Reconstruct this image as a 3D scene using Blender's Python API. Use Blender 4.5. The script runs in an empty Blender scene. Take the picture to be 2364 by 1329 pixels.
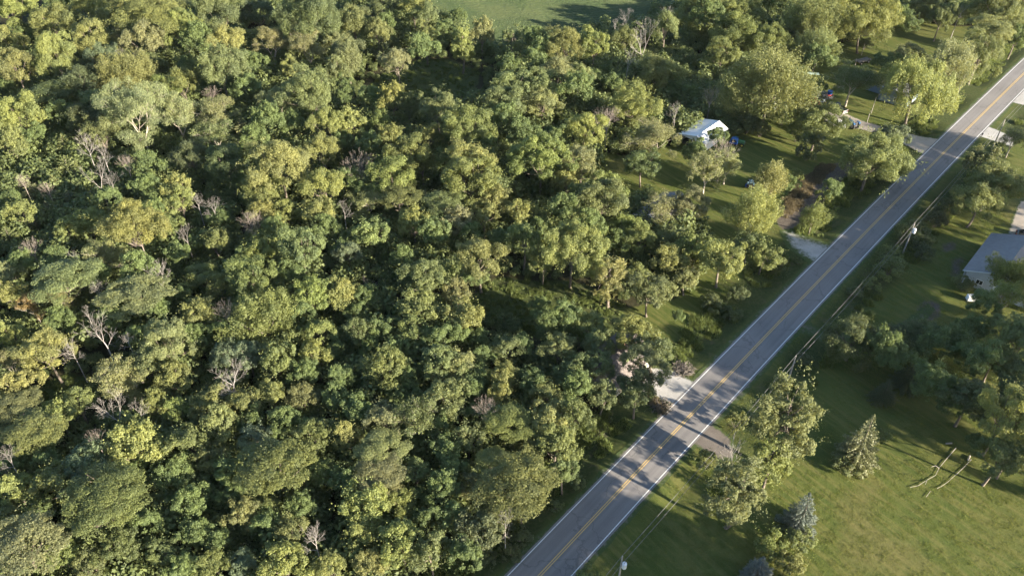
import bpy, math, random
import numpy as np
from mathutils import Vector, Matrix

# ------------------------------------------------------------------ camera, sky, sun, exposure
SC = bpy.context.scene
COL = SC.collection
FPX, PITCH, HCAM = 1839.0, math.radians(40.0), 100.0      # focal length in photo pixels, tilt below the horizon, drone height
cam_data = bpy.data.cameras.new('camera')
cam_data.sensor_width = 36.0
cam_data.lens = 36.0 * FPX / 2364.0
cam_data.clip_start = 1.0
cam_data.clip_end = 6000.0
cam = bpy.data.objects.new('camera', cam_data)
cam.location = (0, 0, HCAM)
cam.rotation_euler = (math.pi / 2 - PITCH, 0, 0)
COL.objects.link(cam)
SC.camera = cam

SUN_ELEV, SUN_AZ = math.radians(15.5), math.radians(123.0)    # azimuth clockwise from +Y
world = bpy.data.worlds.new('World')
SC.world = world
world.use_nodes = True
wn = world.node_tree
bg = wn.nodes['Background']
sky = wn.nodes.new('ShaderNodeTexSky')
sky.sky_type = 'NISHITA'
sky.sun_disc = False
sky.sun_elevation = SUN_ELEV
sky.sun_rotation = SUN_AZ
sky.air_density = 1.0
sky.dust_density = 0.8
sky.ozone_density = 2.0
wn.links.new(sky.outputs['Color'], bg.inputs['Color'])
bg.inputs['Strength'].default_value = 0.078
sun_data = bpy.data.lights.new('sun', 'SUN')
sun_data.energy = 5.0
sun_data.angle = math.radians(0.55)
sun_data.color = (1.0, 0.885, 0.71)
sun = bpy.data.objects.new('sun', sun_data)
sdir = Vector((math.cos(SUN_ELEV) * math.sin(SUN_AZ), math.cos(SUN_ELEV) * math.cos(SUN_AZ), math.sin(SUN_ELEV)))
sun.rotation_euler = sdir.to_track_quat('Z', 'Y').to_euler()
sun.location = sdir * 400
COL.objects.link(sun)
SC.view_settings.view_transform = 'Standard'
SC.view_settings.look = 'None'
SC.view_settings.gamma = 1.0
SC.view_settings.use_curve_mapping = False
SC.view_settings.exposure = 2.38
SC.render.engine = 'CYCLES'
SC.cycles.max_bounces = 6
SC.cycles.diffuse_bounces = 3
SC.cycles.glossy_bounces = 2
SC.cycles.transmission_bounces = 4
SC.cycles.use_denoising = True

# ------------------------------------------------------------------ helpers
def P(x, y, z=0.0):
    """photo pixel -> world point on the level z (camera calibration only)"""
    u, v = x - 1182.0, y - 664.5
    t = (HCAM - z) / (FPX * math.sin(PITCH) + v * math.cos(PITCH))
    return Vector((u * t, (FPX * math.cos(PITCH) - v * math.sin(PITCH)) * t, z))

def scale_at(y, z=0.0):
    """metres per photo pixel"""
    return (HCAM - z) / (FPX * math.sin(PITCH) + (y - 664.5) * math.cos(PITCH))

def project(p):
    x, y, z = p[0], p[1], p[2] - HCAM
    fwd = y * math.cos(PITCH) - z * math.sin(PITCH)
    up = y * math.sin(PITCH) + z * math.cos(PITCH)
    return 1182 + FPX * x / fwd, 664.5 - FPX * up / fwd

def new_mesh(name, V, F, mat=None, smooth=False):
    """V (n,3) array, F list of faces or (m,k) int array"""
    me = bpy.data.meshes.new(name)
    V = np.asarray(V, dtype=np.float32)
    if isinstance(F, np.ndarray):
        m, k = F.shape
        me.vertices.add(len(V)); me.vertices.foreach_set('co', V.ravel())
        me.loops.add(m * k); me.loops.foreach_set('vertex_index', F.astype(np.int32).ravel())
        me.polygons.add(m); me.polygons.foreach_set('loop_start', np.arange(0, m * k, k, dtype=np.int32))
        me.update(calc_edges=True)
    else:
        me.from_pydata(V.tolist(), [], F)
        me.update()
    if smooth:
        me.polygons.foreach_set('use_smooth', np.ones(len(me.polygons), dtype=bool))
    if mat:
        for m_ in (mat if isinstance(mat, (list, tuple)) else [mat]):
            me.materials.append(m_)
    return me

def link(name, data, parent=None, loc=None):
    o = bpy.data.objects.new(name, data)
    COL.objects.link(o)
    if parent: o.parent = parent
    if loc is not None: o.location = loc
    return o

def tag(o, label=None, cat=None, group=None, kind=None):
    if label: o['label'] = label
    if cat: o['category'] = cat
    if group: o['group'] = group
    if kind: o['kind'] = kind
    return o

def empty(name, loc, rz=0.0, label=None, cat=None, group=None):
    o = bpy.data.objects.new(name, None)
    o.empty_display_size = 0.5
    COL.objects.link(o)
    o.location = loc
    o.rotation_euler = (0, 0, rz)
    return tag(o, label, cat, group)

class MB:
    """collects simple shapes into one mesh"""
    def __init__(s): s.V = []; s.F = []
    def add(s, V, F):
        b = len(s.V); s.V += [tuple(v) for v in V]; s.F += [tuple(i + b for i in f) for f in F]; return s
    def box(s, c, d, rz=0.0, taper=1.0, bev=0.0, tilt=None):
        x, y, z = d[0] / 2, d[1] / 2, d[2] / 2
        if bev <= 0:
            V = [(-x, -y, -z), (x, -y, -z), (x, y, -z), (-x, y, -z)] + [(a * x * taper, b * y * taper, z) for a, b in ((-1, -1), (1, -1), (1, 1), (-1, 1))]
            F = [(3, 2, 1, 0), (4, 5, 6, 7), (0, 1, 5, 4), (1, 2, 6, 5), (2, 3, 7, 6), (3, 0, 4, 7)]
        else:
            V = []
            for zz, k in ((-z, 1), (-z + bev, 0), (z - bev, 0), (z, 1)):
                tp = taper if zz > 0 else 1.0
                i = bev * k
                xx, yy = x * tp - i, y * tp - i
                c_ = bev * .8
                V += [(-xx + c_, -yy, zz), (xx - c_, -yy, zz), (xx, -yy + c_, zz), (xx, yy - c_, zz), (xx - c_, yy, zz), (-xx + c_, yy, zz), (-xx, yy - c_, zz), (-xx, -yy + c_, zz)]
            F = [tuple(range(7, -1, -1)), tuple(range(24, 32))]
            for l in range(3):
                for i in range(8):
                    F.append((l * 8 + i, l * 8 + (i + 1) % 8, l * 8 + 8 + (i + 1) % 8, l * 8 + 8 + i))
        M = Matrix.Rotation(rz, 3, 'Z')
        if tilt: M = M @ Matrix.Rotation(tilt[1], 3, tilt[0])
        return s.add([(M @ Vector(v)) + Vector(c) for v in V], F)
    def cyl(s, c, r, h, axis='Z', n=14, r2=None):
        r2 = r if r2 is None else r2
        V = [(r * math.cos(2 * math.pi * i / n), r * math.sin(2 * math.pi * i / n), -h / 2) for i in range(n)] + \
            [(r2 * math.cos(2 * math.pi * i / n), r2 * math.sin(2 * math.pi * i / n), h / 2) for i in range(n)]
        F = [tuple(range(n - 1, -1, -1)), tuple(range(n, 2 * n))] + [(i, (i + 1) % n, n + (i + 1) % n, n + i) for i in range(n)]
        if axis == 'X': V = [(v[2], v[0], v[1]) for v in V]
        if axis == 'Y': V = [(v[1], v[2], v[0]) for v in V]
        return s.add([Vector(v) + Vector(c) for v in V], F)
    def tube(s, pts, radii, n=6):
        pts = [Vector(p) for p in pts]
        if not isinstance(radii, (list, tuple)): radii = [radii] * len(pts)
        b = []
        for i, p in enumerate(pts):
            d = (pts[min(i + 1, len(pts) - 1)] - pts[max(i - 1, 0)]).normalized()
            a = Vector((0, 0, 1)) if abs(d.z) < .9 else Vector((1, 0, 0))
            e1 = d.cross(a).normalized(); e2 = d.cross(e1)
            b += [p + (e1 * math.cos(2 * math.pi * k / n) + e2 * math.sin(2 * math.pi * k / n)) * radii[i] for k in range(n)]
        F = [tuple(range(n)), tuple(range(len(b) - 1, len(b) - n - 1, -1))]
        for i in range(len(pts) - 1):
            for k in range(n):
                F.append((i * n + k, i * n + (k + 1) % n, i * n + n + (k + 1) % n, i * n + n + k))
        return s.add(b, F)
    def poly(s, V, th=0.0):
        """planar polygon given counter-clockwise seen from outside, with thickness th behind it"""
        V = [Vector(v) for v in V]
        if th <= 0: return s.add(V, [tuple(range(len(V)))])
        nrm = (V[1] - V[0]).cross(V[2] - V[0]).normalized()
        W = [v - nrm * th for v in V]; n = len(V)
        F = [tuple(range(n)), tuple(range(2 * n - 1, n - 1, -1))] + [(i, n + i, n + (i + 1) % n, (i + 1) % n) for i in range(n)]
        return s.add(V + W, F)
    def mesh(s, name, mat, smooth=False): return new_mesh(name, s.V, s.F, mat, smooth)
    def build(s, name, mat, parent=None, loc=None, smooth=False): return link(name, s.mesh(name, mat, smooth), parent, loc)

# ------------------------------------------------------------------ materials
def nodes_of(name):
    m = bpy.data.materials.new(name); m.use_nodes = True
    nt = m.node_tree
    return m, nt, nt.nodes['Principled BSDF']

class NT:
    """tiny node-graph helper"""
    def __init__(s, nt): s.nt = nt
    def n(s, typ, **kw):
        x = s.nt.nodes.new(typ)
        for k, v in kw.items(): setattr(x, k, v)
        return x
    def set(s, sock, v):
        if hasattr(v, 'is_output'): s.nt.links.new(v, sock)
        else: sock.default_value = v
    def coord(s, scale=(1, 1, 1), kind='Object', rot=(0, 0, 0)):
        t = s.n('ShaderNodeTexCoord'); m = s.n('ShaderNodeMapping')
        s.nt.links.new(t.outputs[kind], m.inputs['Vector'])
        m.inputs['Scale'].default_value = scale; m.inputs['Rotation'].default_value = rot
        return m.outputs['Vector']
    def noise(s, vec, scale, detail=4, rough=.6, dist=0.0):
        x = s.n('ShaderNodeTexNoise'); s.set(x.inputs['Vector'], vec)
        x.inputs['Scale'].default_value = scale; x.inputs['Detail'].default_value = detail
        x.inputs['Roughness'].default_value = rough; x.inputs['Distortion'].default_value = dist
        return x.outputs['Fac']
    def ramp(s, fac, lo, hi, a=0.0, b=1.0):
        x = s.n('ShaderNodeMapRange'); s.set(x.inputs['Value'], fac)
        x.inputs['From Min'].default_value = lo; x.inputs['From Max'].default_value = hi
        x.inputs['To Min'].default_value = a; x.inputs['To Max'].default_value = b
        return x.outputs['Result']
    def mix(s, fac, a, b, mode='MIX'):
        x = s.n('ShaderNodeMix', data_type='RGBA', blend_type=mode)
        s.set(x.inputs[0], fac); s.set(x.inputs[6], a); s.set(x.inputs[7], b)
        return x.outputs[2]
    def math(s, op, a, b=0.0):
        x = s.n('ShaderNodeMath', operation=op); s.set(x.inputs[0], a); s.set(x.inputs[1], b)
        return x.outputs[0]
    def attr(s, name):
        x = s.n('ShaderNodeAttribute'); x.attribute_name = name
        return x.outputs['Fac']
    def bump(s, h, dist, strength=1.0):
        x = s.n('ShaderNodeBump'); s.set(x.inputs['Height'], h)
        x.inputs['Distance'].default_value = dist; x.inputs['Strength'].default_value = strength
        return x.outputs['Normal']

def c4(c): return (c[0], c[1], c[2], 1.0)

def plain(name, col, rough=.6, metal=0.0, var=.15, scale=3.0, spec=.4):
    m, nt, b = nodes_of(name); g = NT(nt)
    f = g.noise(g.coord(), scale, 5)
    c = g.mix(g.ramp(f, .3, .7), c4([x * (1 - var) for x in col]), c4([min(1, x * (1 + var)) for x in col]))
    nt.links.new(c, b.inputs['Base Color'])
    b.inputs['Roughness'].default_value = rough; b.inputs['Metallic'].default_value = metal
    b.inputs['Specular IOR Level'].default_value = spec
    return m

def leaf_material(name, transl=.85, rough=.62, spec=.18):
    """leaf colour comes from the plant (object colour), varied from leaf to leaf and plant to plant"""
    m, nt, b = nodes_of(name); g = NT(nt)
    oi = g.n('ShaderNodeObjectInfo')
    t = g.attr('tint')
    dull = g.mix(1.0, oi.outputs['Color'], (.78, .83, .82, 1), 'MULTIPLY')
    warm = g.mix(1.0, oi.outputs['Color'], (1.25, 1.22, .92, 1), 'MULTIPLY')
    c = g.mix(t, dull, warm)
    vary = g.ramp(oi.outputs['Random'], 0, 1, .9, 1.1)
    hsv = g.n('ShaderNodeHueSaturation')
    nt.links.new(c, hsv.inputs['Color']); nt.links.new(vary, hsv.inputs['Value'])
    c = hsv.outputs['Color']
    nt.links.new(c, b.inputs['Base Color'])
    b.inputs['Roughness'].default_value = rough; b.inputs['Specular IOR Level'].default_value = spec
    tr = g.n('ShaderNodeBsdfTranslucent')
    nt.links.new(g.mix(1.0, c, (1.15 * transl, 1.06 * transl, .75 * transl, 1), 'MULTIPLY'), tr.inputs['Color'])
    mx = g.n('ShaderNodeAddShader')                     # a leaf reflects about as much light as it lets through
    nt.links.new(b.outputs[0], mx.inputs[0]); nt.links.new(tr.outputs[0], mx.inputs[1])
    nt.links.new(mx.outputs[0], nt.nodes['Material Output'].inputs['Surface'])
    return m

def bark_material(name, a, b_):
    m, nt, b = nodes_of(name); g = NT(nt)
    f = g.noise(g.coord((1, 1, .25)), 9, 6)
    c = g.mix(g.ramp(f, .35, .65), c4(a), c4(b_))
    nt.links.new(c, b.inputs['Base Color']); b.inputs['Roughness'].default_value = .85
    nt.links.new(g.bump(f, .03, .6), b.inputs['Normal'])
    return m

M_LEAF = leaf_material('leaf')
M_NEEDLE = leaf_material('needle', .25, .5, .4)
M_BARK = bark_material('bark', (.07, .055, .042), (.17, .14, .11))
M_BARKPALE = bark_material('pale_bark', (.22, .19, .15), (.42, .37, .30))
M_DEAD = bark_material('dead_wood', (.20, .18, .165), (.35, .32, .29))
M_DEADRED = bark_material('dead_wood_reddish', (.185, .15, .128), (.31, .26, .225))

def lane_material(name, a, b_, streak=.5, scale=1.0):
    """worn surface with bands along the lane ('lat' metres from centre, 'lon' metres along)"""
    m, nt, b = nodes_of(name); g = NT(nt)
    co = g.coord()
    cx = g.n('ShaderNodeCombineXYZ')
    nt.links.new(g.math('MULTIPLY', g.attr('lat'), 1.0), cx.inputs[0]); nt.links.new(g.math('MULTIPLY', g.attr('lon'), .03), cx.inputs[1])
    streaks = g.noise(cx.outputs[0], 1.6, 5, .6)
    fine = g.noise(co, 6.0 * scale, 6, .75)
    big = g.noise(co, .12, 3, .5)
    f = g.math('ADD', g.math('MULTIPLY', streaks, streak), g.math('ADD', g.math('MULTIPLY', fine, .55 - streak * .3), g.math('MULTIPLY', big, .45)))
    la = g.math('ABSOLUTE', g.math('SUBTRACT', g.math('ABSOLUTE', g.attr('lat'), 0), 1.68))
    band = g.math('ABSOLUTE', g.math('SUBTRACT', la, .82))                      # the two wheel paths of each lane
    f = g.math('ADD', f, g.ramp(band, 0, .45, .07, 0))
    c = g.mix(g.ramp(f, .38, .80), c4(a), c4(b_))
    # tar-sealed cracks across and along the lane
    vo = g.n('ShaderNodeTexVoronoi', feature='DISTANCE_TO_EDGE'); vo.inputs['Scale'].default_value = .11
    wob = g.n('ShaderNodeVectorMath', operation='ADD')
    nz = g.n('ShaderNodeTexNoise'); nz.inputs['Scale'].default_value = .5; nz.inputs['Detail'].default_value = 4
    nt.links.new(co, nz.inputs['Vector'])
    sc = g.n('ShaderNodeVectorMath', operation='SCALE'); sc.inputs['Scale'].default_value = 4.0
    nt.links.new(nz.outputs['Color'], sc.inputs[0]); nt.links.new(co, wob.inputs[0]); nt.links.new(sc.outputs[0], wob.inputs[1])
    nt.links.new(wob.outputs[0], vo.inputs['Vector'])
    crack = g.ramp(vo.outputs['Distance'], .006, .012, .35, 0)
    c = g.mix(crack, c, c4([x * .55 for x in a]))
    nt.links.new(c, b.inputs['Base Color'])
    b.inputs['Roughness'].default_value = .85; b.inputs['Specular IOR Level'].default_value = .25
    nt.links.new(g.bump(fine, .012, .5), b.inputs['Normal'])
    return m

def paint_material(name, col):
    m, nt, b = nodes_of(name); g = NT(nt)
    f = g.noise(g.coord(), 5, 6, .75)
    c = g.mix(g.ramp(f, .52, .66, 0, .75), c4(col), (.2, .2, .19, 1))
    nt.links.new(c, b.inputs['Base Color']); b.inputs['Roughness'].default_value = .7
    return m

M_ASPH = lane_material('asphalt', (.104, .098, .095), (.186, .174, .164))
M_WHITE = paint_material('white_road_paint', (.62, .62, .60))
M_YELLOW = paint_material('yellow_road_paint', (.48, .32, .10))

def gravel_material(name, a, b_, grass=(.055, .075, .025)):
    """gravel with grass growing in from the sides ('edge' 0 at the rim, 1 inside)"""
    m, nt, b = nodes_of(name); g = NT(nt)
    co = g.coord()
    f1 = g.noise(co, 7, 6, .75); f2 = g.noise(co, .35, 4, .6)
    c = g.mix(g.ramp(g.math('ADD', g.math('MULTIPLY', f1, .6), g.math('MULTIPLY', f2, .4)), .36, .64), c4(a), c4(b_))
    gn = g.noise(co, 1.1, 6, .7)
    k = g.ramp(g.math('ADD', g.attr('edge'), g.math('MULTIPLY', gn, .9)), .55, .8, 1, 0)
    gc = g.mix(g.ramp(g.noise(co, 3, 5, .7), .3, .7), c4([x * .7 for x in grass]), c4([x * 1.25 for x in grass]))
    nt.links.new(g.mix(k, c, gc), b.inputs['Base Color'])
    b.inputs['Roughness'].default_value = .95; b.inputs['Specular IOR Level'].default_value = .15
    nt.links.new(g.bump(f1, .05, .7), b.inputs['Normal'])
    return m

M_GRAVEL = gravel_material('pale_gravel', (.22, .215, .20), (.42, .40, .37))
M_GRAVEL_WARM = gravel_material('warm_gravel', (.20, .18, .15), (.38, .33, .28))
M_DIRT = gravel_material('dark_dirt', (.09, .075, .062), (.17, .15, .13))
M_SHOULDER = gravel_material('shoulder_gravel', (.09, .085, .07), (.19, .175, .15))

def ground_material():
    m, nt, b = nodes_of('grass_and_soil'); g = NT(nt)
    co = g.coord()
    lawn, rough, dirt, dry = g.attr('lawn'), g.attr('rough'), g.attr('dirt'), g.attr('dry')
    n1 = g.noise(co, .05, 4, .6); n2 = g.noise(co, .35, 5, .65); n3 = g.noise(co, 2.2, 6, .75); n4 = g.noise(co, 9, 5, .75)
    # mower passes bend with the ground's own large noise
    mc = g.coord((9, .85, 1), rot=(0, 0, math.radians(-51)))
    mc.node.vector_type = 'TEXTURE'
    mow = g.noise(mc, 1.0, 4, .6, .5)
    c = g.mix(g.ramp(n2, .3, .7), (.050, .072, .016, 1), (.080, .094, .021, 1))
    c = g.mix(g.ramp(mow, .47, .60, 0, .85), c, (.116, .114, .035, 1))
    c = g.mix(g.ramp(n1, .5, .72, 0, .5), c, (.118, .110, .036, 1))
    c = g.mix(g.ramp(g.math('ADD', g.math('MULTIPLY', dry, .7), g.math('MULTIPLY', n2, .6)), .62, 1.05, 0, .55), c, (.142, .120, .048, 1))
    c = g.mix(g.ramp(n3, .35, .7, 0, .3), c, (.050, .066, .024, 1))
    c = g.mix(g.ramp(n4, .45, .75, 0, .35), c, (.112, .112, .036, 1))
    rg = g.mix(g.ramp(n3, .35, .65), (.026, .044, .013, 1), (.068, .074, .026, 1))
    rg = g.mix(g.ramp(n2, .55, .75, 0, .7), rg, (.10, .082, .045, 1))
    c = g.mix(g.ramp(g.math('ADD', rough, g.math('MULTIPLY', n3, .6)), .5, .95), c, rg)
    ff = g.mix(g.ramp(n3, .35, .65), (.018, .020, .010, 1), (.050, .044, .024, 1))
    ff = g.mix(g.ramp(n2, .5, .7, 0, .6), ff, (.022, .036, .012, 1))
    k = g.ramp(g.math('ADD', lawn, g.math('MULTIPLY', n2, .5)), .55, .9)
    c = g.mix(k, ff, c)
    dc = g.mix(g.ramp(n3, .35, .65), (.060, .048, .038, 1), (.125, .105, .085, 1))
    kd = g.ramp(g.math('ADD', dirt, g.math('MULTIPLY', n3, .9)), .75, 1.05)
    c = g.mix(kd, c, dc)
    nt.links.new(c, b.inputs['Base Color'])
    b.inputs['Roughness'].default_value = .95; b.inputs['Specular IOR Level'].default_value = .1
    h = g.math('ADD', g.math('MULTIPLY', n3, .6), g.math('MULTIPLY', n4, .4))
    nt.links.new(g.bump(h, .18, .8), b.inputs['Normal'])
    return m
M_GROUND = ground_material()

def crop_material():
    m, nt, b = nodes_of('crop_leaves'); g = NT(nt)
    co = g.coord()
    n1 = g.noise(co, .06, 3, .6); n2 = g.noise(co, 1.6, 6, .75)
    c = g.mix(g.ramp(n2, .3, .7), (.030, .052, .019, 1), (.062, .086, .032, 1))
    c = g.mix(g.ramp(n1, .4, .65, 0, .5), c, (.088, .102, .040, 1))
    c = g.mix(g.math('MULTIPLY', g.attr('gap'), .6), c, (.050, .050, .030, 1))        # soil between the rows
    nt.links.new(c, b.inputs['Base Color']); b.inputs['Roughness'].default_value = .7; b.inputs['Specular IOR Level'].default_value = .2
    nt.links.new(g.bump(n2, .25, .9), b.inputs['Normal'])
    return m
M_CROP = crop_material()
# ------------------------------------------------------------------ the road and the ground
ROAD_A = math.radians(42.4)
RD = np.array([math.sin(ROAD_A), math.cos(ROAD_A)]); RN = np.array([math.cos(ROAD_A), -math.sin(ROAD_A)])
HALF = 3.25                                              # centre line to edge line
def _fit():
    T, S = [], []
    for pts, off in (([(1168, 1329), (1599.5, 890), (2040, 445), (2364, 134)], HALF), ([(1330, 1315.7), (1580, 1041.5), (1719.7, 890), (2136, 445), (2364, 206.5)], -HALF),
                     ([(1247, 1329), (1580, 975), (1655, 890), (2086, 445), (2364, 171)], 0)):
        for p in pts:
            w = np.array(P(*p)[:2]); T.append(w @ RD); S.append(w @ RN + off)
    return np.polyfit(T, S, 2)
RF = _fit()
def road_c(t): return np.polyval(RF, np.clip(t, 20, 330))
def road_pt(t, s):
    v = RD * t + RN * (road_c(t) + s); return v
def road_ts(x, y):
    t = x * RD[0] + y * RD[1]; return t, x * RN[0] + y * RN[1] - road_c(t)

def poly_px(pts): return np.array([P(*p)[:2] for p in pts])
def inside(poly, X, Y):
    r = np.zeros(X.shape, bool); n = len(poly); j = n - 1
    for i in range(n):
        xi, yi = poly[i]; xj, yj = poly[j]
        c = ((yi > Y) != (yj > Y)) & (X < (xj - xi) * (Y - yi) / (yj - yi + 1e-12) + xi)
        r ^= c; j = i
    return r

YARD = poly_px([(1372, 345), (1440, 360), (1560, 335), (1640, 300), (1700, 310), (1830, 240), (1845, 120), (1960, 95), (2110, 50), (2200, 60), (2420, 60), (2420, 80), (2150, 345), (2050, 450), (1850, 650),
                (1640, 850), (1530, 845), (1480, 790), (1415, 750), (1430, 715), (1560, 690), (1640, 600), (1640, 540), (1500, 490), (1400, 440), (1370, 400)])
RIGHT = np.array([road_pt(t, 3.0) for t in (-60, 40, 160, 300, 500)] + [np.array([900., 300.]), np.array([900., -200.]), np.array([-60., -200.])])
CLEAR_A = poly_px([(830, 215), (900, 160), (960, 138), (1040, 138), (1110, 165), (1095, 212), (1010, 238), (930, 252), (840, 240)])
CLEAR_B = poly_px([(1075, 690), (1150, 640), (1260, 650), (1330, 650), (1440, 700), (1430, 760), (1300, 800), (1200, 770), (1110, 745)])
CLEAR_C = poly_px([(85, 900), (150, 860), (230, 870), (200, 930), (130, 960), (90, 950)])
CLEAR_D = poly_px([(560, 70), (640, 55), (690, 70), (640, 85), (570, 90)])
VERGE = np.array([road_pt(t, -3.0) for t in (-40, 60, 100, 160, 240, 400)] + [road_pt(t, -11.5) for t in (400, 240, 160, 128, 100, 60, -40)])
FIELD = np.vstack([poly_px([(930, 0), (985, 35), (1060, 80), (1150, 135), (1240, 110), (1330, 85), (1420, 75), (1500, 45), (1600, 5)]),
                   np.array([[90., 420.], [-70., 420.]])])
GARDEN = poly_px([(1800, 480), (1850, 420), (1900, 380), (1960, 372), (1975, 400), (1920, 440), (1870, 500), (1840, 535), (1795, 515)])
DIRTS = [poly_px(p) for p in ([(2130, 690), (2165, 690), (2175, 730), (2100, 760), (2040, 760), (2110, 730)], [(2178, 562), (2205, 556), (2212, 570), (2190, 585), (2172, 580)],
                              [(1560, 640 + 190), (1600, 840), (1580, 870), (1545, 850)], [(1350, 960), (1420, 940), (1400, 1000), (1345, 1010)], [(2200, 600), (2230, 585), (2215, 640), (2190, 650)],
                              [(1495, 905), (1540, 930), (1560, 945), (1520, 955)], [(1800, 480), (1860, 520), (1850, 545), (1800, 530)])]
DRYS = [poly_px(p) for p in ([(1400, 360), (1470, 355), (1450, 400), (1400, 410)], [(1700, 470), (1760, 460), (1740, 540), (1690, 540)], [(2300, 470), (2370, 440), (2370, 560), (2330, 540)],
                             [(1920, 1140), (2050, 1080), (2000, 1330), (1940, 1330)], [(1990, 1220), (2100, 1230), (2200, 1330), (2000, 1330)])]

CROSSINGS = []
for px in ((1548, 905), (1862, 577), (2125, 330), (2275, 300), (1650, 1040), (1880, 765), (2335, 238)):
    CROSSINGS.append(road_ts(*P(*px)[:2])[0])

def ditch(X, Y):
    t, s = road_ts(X, Y)
    a = np.abs(s)
    d = -.55 * np.exp(-((a - 7.6) / 1.7) ** 2) * (s < 0) - .3 * np.exp(-((a - 7.2) / 1.6) ** 2) * (s > 0)
    k = np.ones_like(d)
    for c in CROSSINGS: k *= 1 - np.exp(-((t - c) / 5.5) ** 4)
    return d * k

def axis(lo, hi, step, far):
    a = np.arange(lo, hi + .01, step); out = [lo]; inn = [hi]; s = step
    while out[-1] > -far: s *= 1.5; out.append(out[-1] - s)
    s = step
    while inn[-1] < far: s *= 1.5; inn.append(inn[-1] + s)
    return np.array(out[:0:-1] + list(a) + inn[1:])

def grid_mesh(name, xs, ys, zf, mat):
    X, Y = np.meshgrid(xs, ys); Z = zf(X, Y)
    V = np.stack([X.ravel(), Y.ravel(), Z.ravel()], 1)
    nx, ny = len(xs), len(ys); i = np.arange(nx * ny).reshape(ny, nx)
    F = np.stack([i[:-1, :-1].ravel(), i[:-1, 1:].ravel(), i[1:, 1:].ravel(), i[1:, :-1].ravel()], 1)
    return new_mesh(name, V, F, mat, True), X, Y

def set_attr(me, name, arr, dom='POINT'):
    a = me.attributes.new(name, 'FLOAT', dom); a.data.foreach_set('value', np.asarray(arr, np.float32).ravel())

def blur(A, n=1):
    for _ in range(n):
        B = A.copy(); B[1:-1, 1:-1] = (A[1:-1, 1:-1] * 2 + A[:-2, 1:-1] + A[2:, 1:-1] + A[1:-1, :-2] + A[1:-1, 2:]) / 6; A = B
    return A

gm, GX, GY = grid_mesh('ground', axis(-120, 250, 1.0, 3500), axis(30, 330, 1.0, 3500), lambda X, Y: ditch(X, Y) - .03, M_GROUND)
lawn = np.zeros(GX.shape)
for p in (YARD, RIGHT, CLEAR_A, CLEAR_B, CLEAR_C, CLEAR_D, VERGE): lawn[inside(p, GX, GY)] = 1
rough = np.zeros(GX.shape)
for p in (CLEAR_A, CLEAR_B, CLEAR_C, CLEAR_D, VERGE): rough[inside(p, GX, GY)] = 1
_t, _s = road_ts(GX, GY); rough[(np.abs(_s) < 11) & (_s > 0) & (_t > 80)] = .7
rough[(np.abs(_s) < 5.0)] = .25
dirt = np.zeros(GX.shape)
for p in DIRTS: dirt[inside(p, GX, GY)] = .75
dirt[inside(GARDEN, GX, GY)] = 1
dry = np.zeros(GX.shape)
for p in DRYS: dry[inside(p, GX, GY)] = 1
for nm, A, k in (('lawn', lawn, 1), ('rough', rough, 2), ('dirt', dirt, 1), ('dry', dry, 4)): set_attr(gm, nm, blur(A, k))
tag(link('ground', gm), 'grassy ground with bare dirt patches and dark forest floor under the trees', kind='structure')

def strip(name, ts, s0, s1, z, mat, parent=None, ns=2, rough_edge=0.0, seed=0):
    rng = np.random.default_rng(seed)
    V, lat, lon, edge = [], [], [], []
    for t in ts:
        j0, j1 = rng.normal(0, rough_edge, 2) if rough_edge else (0, 0)
        for k in range(ns):
            s = (s0 + j0) + (s1 + j1 - s0 - j0) * k / (ns - 1)
            p = road_pt(t, s); V.append((p[0], p[1], z)); lat.append(s); lon.append(t); edge.append(min(k, ns - 1 - k) / max(1, (ns - 1) / 2))
    n = len(ts); i = np.arange(n * ns).reshape(n, ns)
    F = np.stack([i[:-1, :-1].ravel(), i[:-1, 1:].ravel(), i[1:, 1:].ravel(), i[1:, :-1].ravel()], 1)
    me = new_mesh(name, np.array(V), F, mat)
    set_attr(me, 'lat', lat); set_attr(me, 'lon', lon); set_attr(me, 'edge', edge)
    return link(name, me, parent)

TS = np.arange(-40, 700, 1.5)
sh = strip('road_shoulder', TS, -4.3, 4.3, 0.0, M_SHOULDER, ns=15, rough_edge=.10, seed=3)
tag(sh, 'narrow gravelly shoulder fraying into grass along the asphalt road', kind='structure')
road = strip('road', TS, -3.62, 3.62, .010, M_ASPH, ns=9, rough_edge=.03, seed=5)
tag(road, 'straight grey two lane asphalt road crossing the photo diagonally', kind='structure')
for s in (-HALF, HALF): strip('edge_line', TS, s - .066, s + .066, .016, M_WHITE, road)
for s in (-.155, .155): strip('centre_line', TS, s - .07, s + .07, .016, M_YELLOW, road)

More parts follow.
